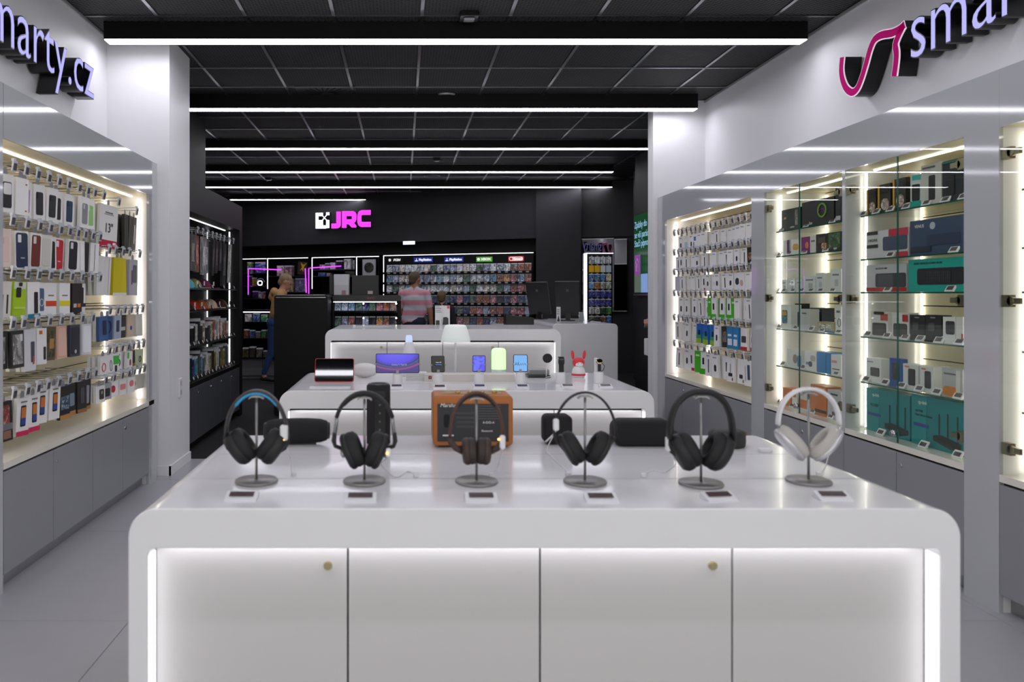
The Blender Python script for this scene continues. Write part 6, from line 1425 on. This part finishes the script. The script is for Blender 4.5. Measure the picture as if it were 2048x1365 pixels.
def hand(mb_list, wrist, dirn, side, mi, s=1.):
    """palm with four fingers of different length and a thumb, gently curled; appended as blobs"""
    d = Vector(dirn).normalized(); up = Vector((0, 1, 0)) if abs(d.y) < .8 else Vector((0, 0, 1)); a = d.cross(up).normalized(); n = a.cross(d)
    w = Vector(wrist)
    mb_list.append((w, .026 * s, w + d * .07 * s, .030 * s, mi, 1., 1.))
    for k, l in enumerate((.062, .072, .068, .054)):
        b = w + d * .085 * s + a * (k - 1.5) * .018 * s; m_ = b + d * l * .55 * s + n * .008 * s; e = m_ + d * l * .4 * s + n * .022 * s
        mb_list.append((b, .0095 * s, m_, .009 * s, mi)); mb_list.append((m_, .009 * s, e, .008 * s, mi))
    b = w + d * .03 * s + a * side * .028 * s; m_ = b + d * .03 * s + a * side * .022 * s; e = m_ + d * .03 * s + n * .008 * s
    mb_list.append((b, .012 * s, m_, .011 * s, mi)); mb_list.append((m_, .011 * s, e, .009 * s, mi))
def head_parts(parent, c, s, look, hair, eyes=True):
    """nose, ears, eyes and mouth in the head's own frame: +Y is the direction of the face"""
    M = Matrix.Translation(Vector(c)) @ look
    return M
def person(label, loc, rz, h, top, legs, skin, shoe, hairm, arms, headturn=0., headpitch=0., lean=0., hair='short', feet=None, hood=False, sleeve=True, build=1., kx=1.):
    """standing figure facing local +Y, feet at the origin; arms: list of (elbow, hand) per side in metres for h=1.75"""
    P = thing('person', label, 'person', loc, rz); k = h / 1.75
    def V(x, y, z): return Vector((x * k, (y + max(0, z - .85) * lean) * k, z * k))
    B = []; T, Lg, S, Sh = 0, 1, 2, 3
    B += [(V(-.06, 0, .96), .125 * k * build, V(.06, 0, .96), .125 * k * build, Lg, 1., .85), (V(-.05, 0, 1.0), .128 * k * build, V(-.02, 0, 1.15), .130 * k * build, T, 1.25, .85), (V(.03, 0, 1.12), .125 * k * build, V(.0, -.01, 1.32), .135 * k * build, T, 1.38, .82),
          (V(-.145, -.01, 1.42), .062 * k * build, V(.145, -.01, 1.42), .062 * k * build, T), (V(-.09, -.015, 1.40), .08 * k, V(.09, -.015, 1.40), .08 * k, T), (V(0, -.01, 1.42), .060 * k, V(0, .01, 1.55), .055 * k, S), (V(-.12, -.015, 1.435), .055 * k, V(-.03, -.012, 1.475), .052 * k, T), (V(.12, -.015, 1.435), .055 * k, V(.03, -.012, 1.475), .052 * k, T)]
    for s in (-1, 1):
        ft = (feet or {}).get(s, (s * .095, 0., 0.)); an = V(ft[0], ft[1] - .03, .085 + ft[2]); kn = V(s * .095, (ft[1]) * .5 + .02, .50)
        B += [(V(s * .088, 0, .90), .092 * k * build, kn, .062 * k, Lg), (kn, .061 * k, an + Vector((0, 0, .05 * k)), .046 * k, Lg), (an + Vector((0, 0, .05)), .036 * k, an, .034 * k, S)]
        toe = an + Vector((0, .155 * k, -.05 * k - ft[2] * .75 * k)); heel = an + Vector((0, -.035 * k, -.045 * k))
        B += [(heel, .036 * k, an + Vector((0, .08 * k, -.04 * k - ft[2] * .4 * k)), .040 * k, Sh), (an + Vector((0, .08 * k, -.045 * k - ft[2] * .4 * k)), .038 * k, toe, .030 * k, Sh)]
        el, ha = arms[s]; sh = V(s * .20, -.01, 1.41); el = V(*el); ha = V(*ha)
        mid = sh.lerp(el, .62)
        if sleeve: B += [(sh, .060 * k, el, .050 * k, T), (el, .050 * k, ha, .038 * k, T)]
        else: B += [(sh, .062 * k, mid, .060 * k, T), (mid, .046 * k, el, .041 * k, S), (el, .040 * k, ha, .028 * k, S)]
        hand(B, ha, (ha - el), -s if True else s, S, k * .95)
    kh = k * 1.06; hc = V(0, .03, 1.628); R = Matrix.Translation(hc) @ Matrix.Rotation(headturn, 4, 'Z') @ Matrix.Rotation(headpitch, 4, 'X')
    q = lambda x, y, z: R @ Vector((x * kh, y * kh, z * kh))
    B += [(q(0, -.018, .022), .092 * k, q(0, .012, .022), .088 * k, S, .86, 1.), (q(0, .03, -.02), .068 * k, q(0, .046, -.068), .046 * k, S, .92, 1.), (q(0, .098, -.005), .013 * k, q(0, .108, -.022), .015 * k, S),
          (q(0, .085, -.055), .018 * k, q(0, .086, -.056), .018 * k, S, 1.3, 1.)]
    for s in (-1, 1): B += [(q(s * .076, -.005, .012), .014 * k, q(s * .080, -.010, -.02), .011 * k, S, .7, 1.)]
    if hood: B += [(V(-.08, -.09, 1.45), .068 * k, V(.08, -.09, 1.45), .068 * k, T), (V(-.075, -.02, 1.47), .045 * k, V(-.05, .06, 1.45), .035 * k, T), (V(.075, -.02, 1.47), .045 * k, V(.05, .06, 1.45), .035 * k, T), (V(0, -.12, 1.48), .066 * k, V(0, -.13, 1.38), .07 * k, T)]
    body('body', B, [top, legs, skin, shoe], P)
    # hair: a shell over the skull
    Hb = [(q(0, -.030, .036), .096 * k, q(0, .0, .050), .088 * k, 0, .88, 1.)]
    if hair == 'short': Hb += [(q(0, -.06, -.02), .055 * k, q(0, -.05, .03), .07 * k, 0, 1.1, 1.)]
    if hair == 'bun': Hb += [(q(0, -.06, -.03), .056 * k, q(0, -.05, .03), .068 * k, 0, 1.1, 1.), (q(0, -.055, .135), .030 * k, q(0, -.065, .155), .026 * k, 0), (q(0, -.04, .10), .034 * k, q(0, -.055, .135), .026 * k, 0)]
    if hair == 'boy': Hb += [(q(0, -.055, -.04), .064 * k, q(0, -.05, .03), .082 * k, 0, 1.15, 1.), (q(0, .05, .085), .04 * k, q(0, -.02, .10), .04 * k, 0, 1.5, 1.)]
    body('hair', Hb, [hairm], P, .010, 3)
    E = MB()
    for s in (-1, 1): E.sph(q(s * .030, .088, .004), .0095 * k, 10, 8)
    E.build('eyes', mat('eye_dark', (40, 30, 28), .2), P)
    Bw = MB()
    for s in (-1, 1): Bw.tube([q(s * .018, .098, .026), q(s * .034, .095, .031), q(s * .050, .085, .026)], .0035 * k, 6)
    Bw.build('eyebrows', hairm, P)
    MB().tube([q(-.022, .099, -.052), q(0, .106, -.050), q(.022, .099, -.052)], .0045 * k, 6).build('mouth', mat('lip', (168, 98, 92), .5), P)
    return P
M_jeans = mat('navy_jeans', (28, 34, 56), .85, noise=.15, nscale=60); M_jeans2 = mat('blue_jeans', (44, 70, 116), .85, noise=.25, nscale=40)
M_shoe = mat('sneaker_black', (22, 22, 24), .6)
M_hair_m = mat('hair_cropped_grey', (96, 78, 64), .8, noise=.3, nscale=120); M_hair_b = mat('hair_boy_brown', (104, 80, 50), .75, noise=.4, nscale=70); M_hair_w = mat('hair_blonde', (150, 128, 100), .7, noise=.35, nscale=60)
down = lambda s: ((s * .255, -.02, 1.12), (s * .265, .03, .86))
dm = 11.6; xm = (829 - CX) * dm / F
person('man in pink and white striped T-shirt seen from behind at the game rack', (xm, dm, 0), -.18, 1.675, stripes(), M_jeans, M_skin2, M_shoe, M_hair_m, {-1: ((-.25, .06, 1.12), (-.16, .26, 1.05)), 1: down(1)}, headturn=-.45, headpitch=-.12, hair='short', sleeve=False, build=1.02)
db_ = 12.4; xb_ = (884 - CX) * db_ / F
person('boy with tousled brown hair and a dark top seen from behind, beside the man', (xb_, db_, 0), -.1, 1.385, mat('dark_hoodie', (36, 34, 38), .85), M_jeans, M_skin, M_shoe, M_hair_b, {-1: down(-1), 1: down(1)}, headturn=-.25, hair='boy')
dw = 11.75; xw = (548 - CX) * dw / F
person('woman in tan hoodie and blue jeans, blonde bun, bending by the black stand', (xw, dw, 0), -pi / 2 + .1, 1.64, mat('tan_hoodie', (190, 146, 96), .85, noise=.1, nscale=40), M_jeans2, M_skin, M_shoe, M_hair_w,
       {-1: ((-.22, .10, 1.14), (-.12, .30, 1.12)), 1: ((.22, .10, 1.14), (.12, .30, 1.12))}, headpitch=-.5, lean=.2, hair='bun', hood=True, build=1.14, feet={1: (.095, -.12, .03), -1: (-.095, .12, 0)})
# customer almost hidden by the pier: only a hand shows
person('customer in dark clothes behind the white pier, only a hand showing', (2.955, 8.5, 0), pi / 2, 1.72, mat('dark_coat', (26, 26, 30), .85), M_jeans, M_skin, M_shoe, M_hair_m, {-1: ((-.20, .12, 1.10), (-.12, .20, 1.08)), 1: ((.20, .06, 1.10), (.12, .16, 1.05))}, hair='short')
